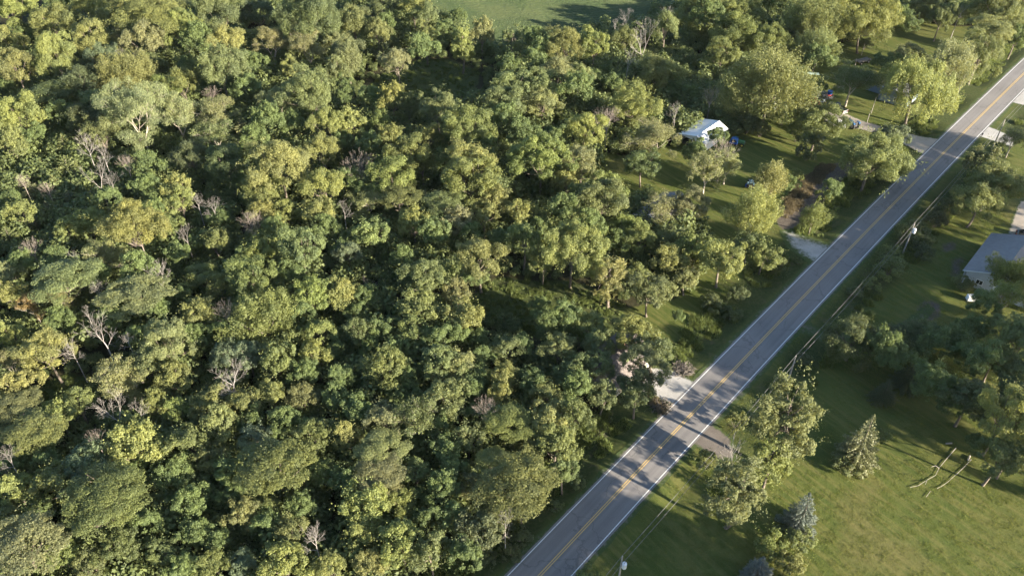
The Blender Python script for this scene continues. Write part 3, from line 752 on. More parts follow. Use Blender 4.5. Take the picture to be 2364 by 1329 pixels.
# ------------------------------------------------------------------ which plant stands where (read off the photograph, in enlarged quarters)
TREES = {
(0, 0): """90 80 300 220 R yg;340 150 240 190 R yg;430 60 150 130 R gr;150 190 120 180 R sg;600 30 220 110 R yg;640 280 250 240 R yg;80 320 200 220 R yg;100 450 250 240 R yg;370 390 260 300 R yg;
830 100 260 220 R yg;1050 110 420 300 L yg;1000 290 250 260 R sg;1250 220 260 260 R yg;1480 110 310 270 R gr;1540 290 240 220 R yg;1500 460 290 320 R sd;2110 120 390 270 R gr;1740 90 220 200 R dk;1850 300 240 190 F sg;
2100 330 260 190 F sg;2280 300 150 160 R sg;1740 470 150 120 R si;1990 450 150 150 R yg;2110 620 330 220 R so;1890 690 200 140 R si;820 270 140 170 F sg;690 370 200 170 R bl;890 540 360 240 E yg;1150 600 200 150 R ol;
930 800 430 380 F si;1210 800 300 260 F si;560 560 220 220 R dk;330 650 250 180 L od;720 720 280 260 R gd;130 780 260 270 R yg;60 960 170 200 R yg;30 590 100 100 R yg;240 900 140 160 R gr;110 1080 190 180 J yo;290 1130 130 120 J yo;
450 1000 150 180 J yo;470 1150 200 150 J yo;220 1200 120 130 J bl;220 1310 160 110 J sg;380 1270 130 160 J yo;1350 1190 120 130 J gr;840 1230 100 110 J gr;1200 1280 190 190 R ye;1000 1280 160 120 R ol;1550 1110 250 230 R gd;1480 780 290 230 F sg;
1650 880 170 160 J sg;1900 1130 370 350 R yg;2190 1030 220 210 R ye;2000 850 150 150 R yg;2230 850 220 230 R yg;1040 450 160 170 R gr;1270 460 140 130 R si;1230 560 220 130 R ol;2310 480 150 230 R so;1640 520 110 140 R yg;
1790 1290 230 140 R yg;2200 1270 260 140 R yg;1640 1220 110 100 R ol;1350 330 200 180 R od;600 800 240 200 R gd;430 800 170 150 R od;700 900 240 190 R ob;1300 1060 220 200 R gd;1700 640 170 120 R yg;1850 860 200 170 R gd;1480 930 260 160 F so;1750 980 160 120 R od;2160 740 120 110 R ol;
1000 1130 170 180 R od;250 240 110 110 R od""",
(780, 0): """110 170 230 220 R gy;270 230 160 200 R gy;310 350 130 170 J gr;340 150 130 150 F sg;340 50 180 130 R gr;530 60 200 150 R ye;600 110 160 160 R gr;600 270 170 240 C yg;590 400 180 120 U br;820 110 110 120 C sg;845 320 170 260 C ye;
980 220 140 180 R sg;740 210 130 140 R gr;400 420 190 130 R si;60 390 200 230 R sd;40 540 110 150 R yg;1190 290 150 230 C so;1290 220 100 130 F sg;1550 300 240 220 R ye;1740 310 180 210 R yo;1395 370 150 150 R yg;1950 270 160 170 R yo;2230 200 180 230 R so;
2170 500 280 250 R yg;1160 490 160 130 R ye;1330 460 160 130 R yg;1500 500 230 190 R sg;1640 530 170 180 R sg;1190 600 260 200 R so;1370 600 240 220 R so;1130 700 260 210 R so;1400 700 210 190 R sg;1610 660 200 190 R gd;1760 520 110 140 R yb;1850 500 110 110 R gr;
2000 690 330 250 U ye;1690 890 230 240 R ye;2160 970 320 260 F sg;2080 1130 230 170 R gr;1380 1090 350 270 R yo;1660 1120 230 210 R sg;220 660 130 140 R so;370 670 170 190 R ye;480 720 150 170 R gr;80 830 190 190 R yg;280 820 150 160 R ol;690 740 250 180 R so;
850 850 320 220 R yo;350 930 180 130 R yg;620 930 170 180 R yg;40 960 130 140 R yo;480 1060 270 210 R ol;370 1210 280 240 R yo;570 1110 160 190 R ol;870 1110 310 220 R yg;920 1240 320 190 R yo;1090 1270 190 150 R gr;60 1260 160 130 R yg;190 1300 140 90 R ye;
1830 1270 200 130 R yo;1560 1240 170 160 R yg;1270 950 190 160 R od;1480 960 160 130 R dk;1000 1010 150 120 R od;700 1090 130 140 R gd;1150 860 190 140 R gd;1990 860 150 150 B ol;1000 130 0 0 - -;1450 1180 150 140 R ol;1260 1120 160 130 R ol;200 1000 160 120 R so;
60 660 130 110 R gy;1360 290 130 110 R so;1900 600 140 110 R od;2300 620 120 120 R gr""",
(1564, 0): """130 80 250 200 R yo;400 70 260 180 R yo;190 180 200 160 R gd;390 220 280 230 R yo;640 280 250 230 R yo;300 380 200 180 R ol;930 150 380 310 E gy;960 330 280 200 E gy;980 440 160 120 R br;1290 140 370 300 R ye;1580 200 150 120 F ye;1680 60 200 140 R ol;
1800 130 160 200 R gr;1430 40 140 90 R gr;2180 80 340 240 R gy;2130 230 260 220 L sg;2060 380 250 270 R gy;1860 460 290 300 E si;2310 260 130 200 R gr;1590 355 210 110 U ob;1390 430 130 150 R ol;1480 460 120 120 R ol;1640 600 410 440 W yg;1190 570 300 230 F gr;
620 600 580 450 E gy;940 580 130 160 R gr;70 640 110 140 R yb;960 850 280 220 R ol;900 1000 200 200 B gd;1330 1065 410 320 R gy;1480 920 180 130 R bl;200 1180 230 250 F sg;340 1130 180 200 F sg;640 1240 220 240 E ys;1060 1290 150 150 E yo;2100 1110 200 240 R so;2290 960 160 240 F so;2150 1240 330 180 R gy;
262 935 130 150 R od;105 985 60 150 J yo;480 850 190 150 B gd;720 800 170 130 B ol;570 880 130 120 B gr;380 800 150 130 B od;820 1200 80 80 B ol;1000 700 0 0 - -;120 1050 140 130 R yo;750 1270 120 90 E gy;1280 1180 220 130 B ol;1450 1180 160 120 B gr;820 900 140 140 B gr;
1280 300 130 90 B gr;1030 250 120 140 R gr;560 40 170 90 R gd;700 60 150 90 R gd;1950 80 130 140 F od;2050 60 130 120 R od;1500 130 130 130 R od""",
(0, 440): """140 140 200 180 R yg;60 50 120 120 R ye;240 220 130 170 J gr;340 150 110 160 J gd;210 10 120 100 J sg;60 310 160 120 J yo;360 370 130 110 J gr;600 200 180 150 R yo;480 250 170 150 R ol;900 230 370 260 R ye;1210 60 200 150 R yg;1150 240 180 160 R ol;1030 60 130 140 R br;
660 430 200 170 F sg;800 480 180 150 F sg;60 560 170 150 R si;160 500 160 120 R sg;420 620 360 160 L so;520 590 180 150 R yg;70 720 200 180 F ye;220 790 150 200 F yb2;430 730 200 170 F sg;930 700 340 210 L sg;1080 830 140 90 L so;1140 720 120 110 R gr;70 980 170 220 R yb;60 1170 160 150 F sg;
310 1090 290 250 R ye;1380 560 210 140 U yg;1340 830 210 170 R ys;1700 590 300 250 R gy;1500 650 170 150 R yg;1780 400 210 160 R yb;1850 280 160 130 R ye;2050 400 280 300 R so;2340 380 130 140 R gr;1810 890 390 290 E yo;2110 700 240 210 R yo;2290 700 180 190 R ye;1150 1030 310 210 R sg;960 1000 150 140 R gd;
2180 950 200 130 R yo;2080 840 170 130 R od;1560 1120 200 160 R bl;1690 1120 190 190 R bl;1900 1150 220 240 R ol;2150 1120 190 180 R ye;2290 1070 130 130 R yg;1000 1180 230 150 R gy;1180 1270 210 120 R yo;830 1270 300 150 F sg;2320 1270 160 140 R gr;1790 50 200 130 R gy;1790 160 200 140 R yg;1950 150 160 160 R yg;
2170 150 220 190 R ys;700 570 160 140 R od;1480 340 180 180 R ol;1370 330 130 130 R od;1500 220 160 120 F sg;1050 150 150 120 R od;750 60 160 140 R gd;480 60 150 130 J gd;640 60 140 140 J gr;1620 800 170 150 R yo;1330 1000 160 140 R dk;1240 700 130 110 R gy;1520 950 150 130 R gd;780 860 170 150 R gd;
950 550 200 140 R gd;380 500 170 120 R od;1230 430 160 140 R od;1640 480 150 120 R gd;2230 270 160 150 R dk;2080 1250 170 110 R od;420 900 170 130 R od;1700 760 150 120 R ye;2000 560 170 130 R gd;1060 1120 140 100 R gd""",
(780, 440): """190 90 220 160 F sg;410 40 250 120 L ol;720 70 230 100 L so;1060 60 200 180 R yg;1000 170 180 150 R yg;520 210 200 190 R ye;660 230 120 100 R sg;810 200 200 180 R si;220 290 220 170 R gy;70 420 150 160 R bl;660 330 200 170 R gd;1245 150 160 170 R ye;1390 230 120 110 R yo;1580 170 200 110 R yg;
1700 260 180 120 R si;1600 370 400 280 R ye;1400 470 170 170 R yg;970 460 290 280 R ys;1270 330 220 260 R gy;590 590 270 220 R so;800 690 190 140 R sg;550 790 250 210 R gy;60 690 160 180 R ye;190 690 140 160 R gy;110 820 130 110 R ye;880 850 240 180 R ye;960 1010 150 120 F br;140 960 170 180 R gr;
510 940 200 170 R ol;230 1060 130 130 R ol;1860 600 260 300 C ys;1370 770 130 100 F ye;2130 670 280 220 U ob;2060 320 220 200 R yg;1950 250 170 140 R yo;2260 470 210 210 R ye;2300 340 190 170 R gy;2330 830 100 130 F ye;1790 60 300 150 R ob;1640 60 150 130 R yo;2230 130 260 190 F sg;
1500 1060 200 180 R gy;1600 1210 200 190 R gr;1420 900 160 130 R od;1790 1040 190 170 R so;1760 1190 200 170 R gr;2000 970 240 170 R yo;2160 1090 250 180 R gr;2080 1230 300 180 R gd;700 1180 240 190 R so;830 1180 200 150 R sg;590 1200 120 100 R ye;1130 1240 170 170 R ys;320 1200 260 190 R ol;50 1270 130 130 R gy;680 1010 170 130 R yo;
1160 1060 180 150 R gr;930 300 140 130 R od;300 950 160 130 R od;400 1080 160 140 R ol;1180 900 180 120 B od;1560 850 180 120 R ol;1280 1050 150 120 R gd;1330 1270 150 120 R ol;1000 1130 140 110 R gd;1720 900 170 150 R yo;900 600 140 120 R od;440 480 150 130 R od;1100 330 140 150 R gd;1900 380 150 130 R gr;
830 960 160 120 R gd;450 1280 160 120 R gd;960 1260 150 130 R gd;2020 560 170 150 R yo""",
(1564, 440): """80 95 210 160 R sg;520 160 320 290 E ys;490 370 190 160 R gr;100 380 220 220 R yo;300 480 280 290 R ye;60 600 160 160 R gy;590 440 200 130 R yo;690 510 120 120 B gr;930 180 160 170 E yo;1000 50 100 100 B yb;1550 280 140 140 B ob;1650 330 170 130 B gd;1440 420 140 120 B gy;1450 520 230 150 B ol;
1210 680 100 80 B gr;1680 420 150 120 B gd;2050 80 280 190 R gy;1850 120 190 150 B gd;2180 560 200 330 F yo;2240 740 230 260 F yo;2275 610 220 380 E yo;2330 600 160 300 F yo;2080 800 180 160 R od;2250 950 230 220 R so;1190 1040 330 270 R od;1540 1030 260 220 R gd;1750 980 220 210 R gr;1600 1240 240 200 S gd;1830 1100 190 170 R dk;2070 1190 220 180 R gd;2180 1130 190 170 R ol;
2310 1230 240 240 R gy;2330 1000 200 260 R so;1700 1130 200 170 R gd;1380 1150 220 180 R gd;1940 1010 190 150 R od;1960 640 140 130 B so;1770 200 150 130 B gd;1620 230 120 110 B gr;1330 640 110 90 B ol;830 480 60 50 B gr;1950 1240 220 160 R dk;1480 1220 200 150 R gd;420 700 150 90 B gr;230 760 160 90 B gr;360 830 130 80 B od;870 1140 110 90 B od;700 1330 90 60 B ye""",
(0, 879): """110 50 240 150 R yg;120 170 250 150 L sg;230 330 300 190 L yg;400 230 200 150 R yo;510 140 220 170 R yo;60 360 170 140 F sg;870 40 230 110 F sg;1060 150 150 200 R yo;1210 200 160 170 R yb;1440 130 240 180 R yg;1670 160 230 190 R yo;1860 80 180 200 R yo;1490 290 200 230 R so;2060 110 190 170 R ob;920 440 320 190 R yg;
880 320 190 120 R ol;1280 420 270 220 R ol;1090 370 150 110 F ol;1730 400 220 180 R bl;610 580 280 210 R bl;920 560 150 130 R ys;390 700 290 230 R ol;1430 530 200 150 R ol;720 820 520 400 L ol;1880 600 420 340 L ol;2150 380 240 210 R ol;2190 610 170 160 R ol;100 740 200 220 R yg;250 840 170 150 R od;
140 1120 440 340 L si;430 1170 200 150 R gy;1660 900 190 210 R gy;1550 620 200 110 R yo;1150 680 190 100 R ye;1160 800 120 100 R ye;1930 1250 280 190 R ye;2230 1290 210 150 R ye;1650 1240 180 170 R bl;1450 1250 200 170 R yo;1090 1160 200 180 R gr;800 1110 250 180 R od;600 1240 200 150 R ob;1330 850 210 160 R od;
1350 1030 200 160 R dk;1850 960 200 160 R od;1980 1010 210 160 R ob;1250 570 170 120 R gd;100 560 170 120 R gd;350 560 180 130 R gd;1700 270 170 130 R gd;1950 280 200 150 R od;60 950 180 150 R ob;1800 850 180 140 R ol;980 960 190 150 R gd;1230 1270 180 130 R od;2060 880 190 150 R od;300 440 160 110 R ol;1580 760 170 130 R gd;1500 1060 180 140 R dk;1000 300 0 0 - -;2300 130 180 150 R gd""",
(780, 879): """550 280 280 260 F so;310 260 250 220 R sg;280 460 280 220 L sg;270 640 300 180 L sg;520 600 190 180 R gy;60 380 170 230 R ys;130 200 200 180 R dk;410 120 160 130 F br;540 110 140 120 R ol;740 130 260 230 R so;1110 60 160 190 R ys;1450 260 260 240 R ys;1490 420 260 150 R yo;1620 250 180 260 R gr;1150 280 280 190 L yo;
1080 560 250 190 L ol;1250 710 440 360 L ol;930 720 170 150 R ob;890 390 190 220 R ob;1540 600 170 190 R gr;1420 90 200 180 R gy;1600 60 190 160 R gd;1800 80 190 160 R gr;2040 80 200 170 R gr;980 990 290 180 R gd;200 820 310 220 R ye;170 1010 230 160 R ye;430 1110 280 230 R ye;630 1150 220 250 R gr;210 1240 190 170 R ye;
420 840 190 150 R yo;880 1180 220 150 R gd;1670 1320 150 90 B yo;700 300 170 150 R od;740 480 190 160 R gd;720 720 200 160 R gd;760 900 190 150 R od;1000 1180 200 140 B gd;560 780 130 110 R gr;950 240 150 130 R od;1320 480 170 140 R ol;1180 1150 170 120 B od;1240 1060 150 110 B gd;620 950 180 150 R gd;1330 30 170 130 R gd;900 60 170 140 R gd;
1480 850 90 70 B gr;1650 700 100 80 B gr;800 600 170 150 R od;60 680 190 140 R od""",
(1564, 879): """730 300 420 600 C so;640 560 260 330 C yo;400 770 400 440 C so;1270 400 300 380 S sv;860 880 250 290 S bs;560 1280 260 260 S bs;830 1080 200 130 B so;640 1130 230 170 B yo;760 1230 220 150 B yo;720 1030 120 110 B gr;2240 240 300 400 R yg;2200 520 260 170 R gy;2060 420 130 110 R ys;2290 60 200 200 R gr;2000 110 260 190 R gd;
1420 60 200 160 S od;1700 90 240 170 R gd;1850 200 190 150 R gd;200 540 150 110 B gy;1200 430 140 120 B ol;1150 560 200 110 B so;1400 370 110 90 B yo;400 280 130 130 B yo;2280 500 200 200 R gy;2330 330 160 260 R yg""",
}
DEADS = {
(0, 0): "590 990 200 200 X;700 1050 150 150 X;650 1180 200 200 V;860 1110 140 130 N;310 1260 100 150 N;750 1260 160 140 X;150 1230 90 100 N;820 370 80 170 X;930 340 60 120 X;1440 640 130 70 N;2150 730 90 90 N",
(780, 0): "1970 120 170 170 X;2090 210 210 330 V;1890 170 110 110 X;1980 420 170 210 X;2250 110 150 150 X;140 1150 260 200 N;1840 810 200 170 N;2310 730 130 230 X",
(1564, 0): "2205 1010 100 220 V;230 650 130 130 N;1930 80 110 130 X;310 1040 230 110 N",
(0, 440): "210 390 140 120 N;520 450 130 110 X;1340 60 100 150 X;1450 110 150 150 X;1720 230 180 160 N;1260 290 100 120 V;2340 120 130 170 X;660 690 130 160 X;590 830 120 110 X;1080 560 180 170 V;1530 800 160 160 N;690 970 240 220 X;470 1050 170 230 X;1570 1260 240 120 V;960 350 140 60 N;870 1020 110 100 X",
(780, 440): "290 500 190 170 T;240 580 200 120 T;350 680 170 130 T;480 400 160 70 T;480 1310 130 60 T",
(0, 879): "760 170 220 200 V;920 150 150 230 X;640 370 140 130 N;1570 20 200 110 V;2140 1060 230 210 X;50 520 150 150 X;780 1240 190 130 T",
(780, 879): "1000 170 190 180 N;1140 960 130 160 X",
(1564, 879): "400 420 200 380 Y",
}
CN = {'yg': ((.108, .122, .050), 'yellow-green'), 'yb': ((.104, .126, .048), 'bright lime-green'), 'ys': ((.116, .132, .055), 'pale yellow-green'), 'yo': ((.093, .112, .044), 'yellowish olive'), 'gy': ((.088, .106, .047), 'fresh green'),
      'ye': ((.113, .126, .050), 'straw-green'), 'ol': ((.081, .098, .040), 'olive-green'), 'od': ((.054, .069, .032), 'dark olive'), 'ob': ((.080, .090, .043), 'brownish olive'), 'so': ((.085, .106, .051), 'greyish olive'),
      'sg': ((.106, .118, .060), 'grey-green'), 'sd': ((.083, .100, .050), 'dull grey-green'), 'si': ((.112, .127, .072), 'pale silvery green'), 'gr': ((.067, .086, .041), 'mid-green'), 'gd': ((.056, .071, .037), 'deep green'),
      'dk': ((.046, .060, .034), 'very dark green'), 'bl': ((.072, .095, .062), 'bluish green'), 'br': ((.104, .092, .056), 'brownish'), 'yb2': ((.142, .118, .060), 'tan-green'), 'bs': ((.088, .112, .112), 'pale blue-grey'), 'sv': ((.098, .112, .054), 'grey-green')}
SHAPE = {'R': 'rounded', 'L': 'layered', 'E': 'feathery', 'C': 'tall upright', 'W': 'drooping', 'U': 'flat-topped', 'F': 'thin open', 'S': 'conical', 'J': 'fern-like pointed', 'B': 'low bushy'}
LAND = [((1612, 305), 'white shed'), ((2030, 208), 'blue-grey house'), ((2118, 205), 'drooping roadside tree'), ((1774, 203), 'giant feathery maple'), ((1692, 328), 'blue-tarped tractor'), ((1868, 430), 'brown garden plot'),
        ((2090, 318), 'curved gravel driveway'), ((1548, 905), 'pale roadside driveway'), ((1440, 830), 'tree-hidden house'), ((1855, 572), 'gravel turnout'), ((1484, 482), 'half-hidden grey roof'), ((2290, 600), 'big grey-roofed building'),
        ((1215, 70), 'crop field'), ((990, 190), 'dark meadow'), ((625, 72), 'small top clearing'), ((1220, 700), 'sunlit clearing'), ((145, 905), 'dark little clearing'), ((1480, 70), 'tall bare trees by the field'), ((827, 390), 'round bare brown bush'),
        ((340, 280), 'huge pale upper-left tree'), ((220, 380), 'bare tree cluster'), ((580, 520), 'fan-shaped bare tree'), ((880, 630), 'tangled dead limbs'), ((365, 632), 'forked bare tree'), ((520, 710), 'reddish bare fan'), ((230, 775), 'big bare-limbed tree'),
        ((262, 935), 'leaning silver bare tree'), ((216, 1004), 'small bare tree'), ((532, 866), 'low grey bare tree'), ((725, 1240), 'bare tree near the bottom edge'), ((1118, 936), 'bare reddish roadside tree'), ((245, 1155), 'enormous layered olive tree'),
        ((636, 1082), 'wide layered tree'), ((1203, 1118), 'broad layered roadside tree'), ((316, 680), 'umbrella-like layered tree'), ((1246, 370), 'big olive dome'), ((645, 385), 'big yellow-green dome'), ((1240, 205), 'grey-green grove'),
        ((1322, 560), 'tall clearing-side dome'), ((1108, 595), 'pale clearing-side tree'), ((55, 1260), 'silvery lower-left corner tree'), ((2095, 555), 'transformer pole'), ((1965, 1155), 'blue spruce'), ((1780, 960), 'cottonwood pair'), ((1994, 1015), 'vine-covered spruce'),
        ((2180, 1070), 'fallen pale trunk'), ((60, 500), 'far-left dark evergreens'), ((850, 1200), 'straw-green bottom group'), ((620, 950), 'leafy lower forest middle'), ((30, 130), 'bright upper-left corner grove'), ((450, 60), 'broad top-edge crown'), ((1300, 1000), 'roadside verge below the driveway'),
        ((1720, 60), 'top tree belt'), ((2260, 60), 'upper right road bend of trees'), ((2290, 400), 'right-hand edge lawn'), ((1660, 600), 'straw-green roadside pair'), ((450, 420), 'middle-left thicket'), ((1000, 480), 'silvery central crown'), ((700, 220), 'upper forest'), ((1000, 300), 'long yellow-green canopy')]

items = []          # dicts of everything leafy or bare
for (ox, oy), txt in TREES.items():
    for it in txt.replace('\n', '').split(';'):
        x, y, w, h, k, c = it.split()
        if k == '-': continue
        items.append(dict(px=ox + float(x) / 2.954, py=oy + float(y) / 2.954, w=float(w) / 2.954, h=float(h) / 2.954, k=k, c=c))
for (ox, oy), txt in DEADS.items():
    for it in txt.split(';'):
        x, y, w, h, k = it.split()
        items.append(dict(px=ox + float(x) / 2.954, py=oy + float(y) / 2.954, w=float(w) / 2.954, h=float(h) / 2.954, k='D' + k, c=None))

RNG = np.random.default_rng(11)
def px_yard(it): return it['k'] in 'RF' and (it['px'] > 1560 and it['py'] < 560 or it['px'] > 1400 and it['py'] < 700)      # yard trees branch lower than forest trees
CLEAR = {'R': 4.8, 'L': 6.0, 'E': 2.0, 'C': 2.5, 'W': 1.4, 'U': 5.0, 'F': 4.0, 'S': .2, 'J': .5, 'B': .1}
for it in items:
    k = it['k']; zc = 6.0
    for _ in range(4):
        m = scale_at(it['py'], zc); D = it['w'] * m * (1.0 if k[0] in 'FSDC' else 1.14 if k == 'R' and it['px'] > 1000 else 1.0 if k == 'E' and it['px'] > 1000 else 1.11); hm = it['h'] * m * 1.04
        base = P(it['px'], it['py'], zc); phi = math.atan2(HCAM - zc, base.y)
        if k[0] == 'D':
            H = max(2.0, hm / math.cos(phi) * .92); zc = (H * .55 if k[1] != 'N' else H * .5) + (0 if k[1] in 'T' else max(0, 7 - H * .25))
            it['lift'] = 0 if k[1] == 'T' else max(0, 7 - H * .25)
        else:
            lo, hi = {'R': (.78, 1.25), 'L': (.5, .75), 'E': (.8, 1.3), 'C': (1.1, 1.75), 'W': (.9, 1.1), 'U': (.35, .55), 'F': (.65, 1.1), 'S': (1.0, 1.7), 'J': (.9, 1.5), 'B': (.55, .95)}[k]
            H = math.sqrt(max(hm ** 2 - (D * math.sin(phi)) ** 2, (lo * D * math.cos(phi)) ** 2)) / math.cos(phi)
            H = min(max(H, lo * D), hi * D)
            clear = CLEAR[k] * (.55 + .45 * min(1.6, D / 9)) if k not in 'SJB' else CLEAR[k]
            if k == 'R' and 1880 < it['px'] < 2225 and it['py'] > 700: clear = .3; H = min(H, 1.0 * D)        # the hedge-like thicket right of the road
            if px_yard(it): clear *= .5
            zc = clear + H / 2; it['clear'] = clear
    it['D'], it['H'] = D, H; b = P(it['px'], it['py'], zc); it['pos'] = (b.x, b.y, 0.0)
for it in items:        # keep trunks off the carriageway
    t, s = road_ts(it['pos'][0], it['pos'][1])
    if abs(s) < 5.2:
        s2 = 5.2 * (1 if s > 0 else -1); p = road_pt(t, s2); it['pos'] = (float(p[0]), float(p[1]), 0.0)

def near_land(it):
    """which landmark a plant stands beside, and on which side of it"""
    best = min(LAND, key=lambda l: ((l[0][0] - it['px']) ** 2 + ((l[0][1] - it['py']) * 1.3) ** 2) + (1e9 if (l[0][0] - it['px']) ** 2 + (l[0][1] - it['py']) ** 2 < 22 ** 2 else 0))
    dx, dy = it['px'] - best[0][0], it['py'] - best[0][1]
    if abs(dx) > 2.2 * abs(dy): rel = 'right of' if dx > 0 else 'left of'
    elif abs(dy) > 2.2 * abs(dx): rel = 'behind' if dy < 0 else 'in front of'
    else: rel = ('back-' if dy < 0 else 'front-') + ('right of' if dx > 0 else 'left of')
    return rel + ' the ' + best[1]

def size_word(D): return 'small' if D < 5.5 else 'medium-sized' if D < 9 else 'large' if D < 14 else 'huge'
DNAME = {'X': 'bare grey', 'V': 'bare forked', 'Y': 'pale bare upright', 'N': 'bare fan-shaped', 'T': 'leafless tangled'}
SPECIAL = {(1774, 203): 'giant feathery yellow-green maple beside the parked vehicles', (2116, 206): 'drooping yellow-green tree by the road in front of the blue-grey house',
           (314, 271): 'huge pale silvery tree standing above the upper left forest', (244, 1156): 'enormous layered olive-green tree in the lower left forest', (1203, 1119): 'broad layered olive-green tree overhanging the roadside verge',
           (1855, 1177): 'pale blue-grey conical spruce standing alone on the lawn edge', (1754, 1309): 'pale blue-grey spruce cut by the bottom edge of the photo', (1994, 1014): 'conical grey-green spruce overgrown with vines on the lawn',
           (827, 389): 'round bare brown bush-like tree amid green crowns', (315, 677): 'umbrella-like layered grey-green tree in the left forest'}
bykey = {}
for it in items:
    k = it['k']
    sp = [v for q, v in SPECIAL.items() if abs(q[0] - it['px']) < 5 and abs(q[1] - it['py']) < 5]
    if sp: it['label'] = sp[0]; continue
    if k[0] == 'D': head = size_word(it['D']) + ' ' + DNAME[k[1]] + ' tree'
    else:
        noun = {'S': 'spruce', 'J': 'evergreen', 'B': 'shrub'}.get(k, 'tree')
        head = ' '.join([size_word(it['D']), CN[it['c']][1], SHAPE[k], noun])
    it['label'] = head + ' ' + near_land(it)
    bykey.setdefault(it['label'], []).append(it)
ORD = ['leftmost', 'second from left', 'third from left', 'fourth', 'fifth', 'sixth']
for lab, L in bykey.items():
    if len(L) < 2: continue
    L.sort(key=lambda i: i['px'])
    for j, it in enumerate(L):
        it['label'] = lab + ', ' + (('the left one' if j == 0 else 'the right one') if len(L) == 2 else ORD[min(j, 5)] + ' of ' + ['', '', '', 'three', 'four', 'five', 'six'][min(6, len(L))])

# of the broadleaf trees the 300 that show largest stay objects of their own, the small ones between them become one mass
BROAD = sorted([i for i in items if i['k'] in 'RLECUF'], key=lambda i: -(i['w'] * i['h']) * (.55 if i['c'] in ('od', 'gd', 'dk') else 1))
MASS = BROAD[300:]
GROUPS = {'R': 'broadleaf trees of the woodland', 'S': 'spruces on the lawn', 'J': 'small evergreens in the forest', 'B': 'shrubs along road and yard', 'D': 'bare dead trees in the forest'}
def pick(kind, D, H):
    L = PROTO[kind]; b = min(abs(math.log(p[2] / D)) for p in L)
    c = [p for p in L if abs(math.log(p[2] / D)) < b + .06]
    return c[RNG.integers(len(c))]
_mass = set(map(id, MASS))
for it in items:
    if id(it) in _mass: continue
    k = it['k']; x, y, _ = it['pos']; D, H = it['D'], it['H']
    z0 = float(ditch(np.array([x]), np.array([y]))[0]) - .03
    rz = RNG.uniform(0, 6.28)
    if k[0] == 'D':
        L = DEAD[k[1]]; tm, bm_, D0, H0 = L[RNG.integers(len(L))]
        root = empty('dead_tree', (x, y, z0), rz, it['label'], 'tree', GROUPS['D'])
        sx = min(max(D / D0, .35), 2.2); sz = sx * min(max((H / H0) / sx, .8), 1.25)
        for nm, me in (('trunk', tm), ('branches', bm_)):
            o = link(nm, me, root); o.scale = (sx, sx, sz); o.location = (0, 0, it['lift'])
        continue
    crown, trunk, D0, H0, c0 = pick(k, D, H)
    name = {'S': 'spruce_tree', 'J': 'evergreen_tree', 'B': 'shrub', 'W': 'drooping_tree'}.get(k, 'broadleaf_tree')
    root = empty(name, (x, y, z0), rz, it['label'], 'shrub' if k == 'B' else 'tree', GROUPS.get(k, GROUPS['R']))
    sx, sz = D / D0, H / H0; oc = link('crown' if k != 'B' else 'foliage', crown, root)
    oc.scale = (sx, sx * RNG.uniform(.92, 1.08), sz); oc.location = (0, 0, it['clear'] - c0 * sz)
    col = np.array(CN[it['c']][0]) * np.array([1.0, .945, .95]) * RNG.uniform(.92, 1.08) * RNG.uniform(.95, 1.05, 3); oc.color = (*[float(v) for v in col], 1)
    ot = link('trunk' if k != 'B' else 'stem', trunk, root); tz = (it['clear'] + H) / (c0 + H0)
    ot.scale = (sx, sx, tz)
# ------------------------------------------------------------------ masses nobody could count: undergrowth, weeds, lawn grass
def blob_proto(name, n, r, h, size, seed, mat=None, blades=False):
    rng = np.random.default_rng(seed)
    if blades:
        pos = np.stack([rng.uniform(-r, r, n), rng.uniform(-r, r, n), np.zeros(n)], 1)
        hh = h * rng.uniform(.35, 1.2, (n, 1)); lean = rng.normal(0, .35, (n, 2)); a = rng.uniform(0, 3.14, n)
        wv = np.stack([np.cos(a), np.sin(a), 0 * a], 1) * size * rng.uniform(.5, 1.2, (n, 1))
        tip = pos + np.concatenate([lean * hh, hh], 1); mid = pos + np.concatenate([lean * hh * .35, hh * .6], 1)
        V = np.stack([pos - wv, pos + wv, mid + wv * .8, tip, mid - wv * .8], 1).reshape(-1, 3); F = np.arange(5 * n).reshape(n, 5)
        me = new_mesh(name, V, F, mat or M_LEAF); set_attr(me, 'tint', np.clip(rng.normal(.5, .25, n), 0, 1), 'FACE'); return me
    k = 9; C = rng.normal(0, .42 * r, (k, 3)) * [1, 1, 0] + np.stack([0 * np.arange(k), 0 * np.arange(k), rng.uniform(.25, .75, k) * h], 1)
    RS = rng.uniform(.3, .5, k) * r
    V, F, T = blob_leaves(rng, C, np.tile([0, 0, 1.], (k, 1)), RS * .9, RS, np.clip(rng.normal(.5, .2, k), 0, 1), n, size, np.array([0, 0, h * .2]), ub=.35, rb=.65, inner=.2, cull=-.3)
    me = new_mesh(name, V, F, mat or M_LEAF); set_attr(me, 'tint', T, 'FACE'); return me

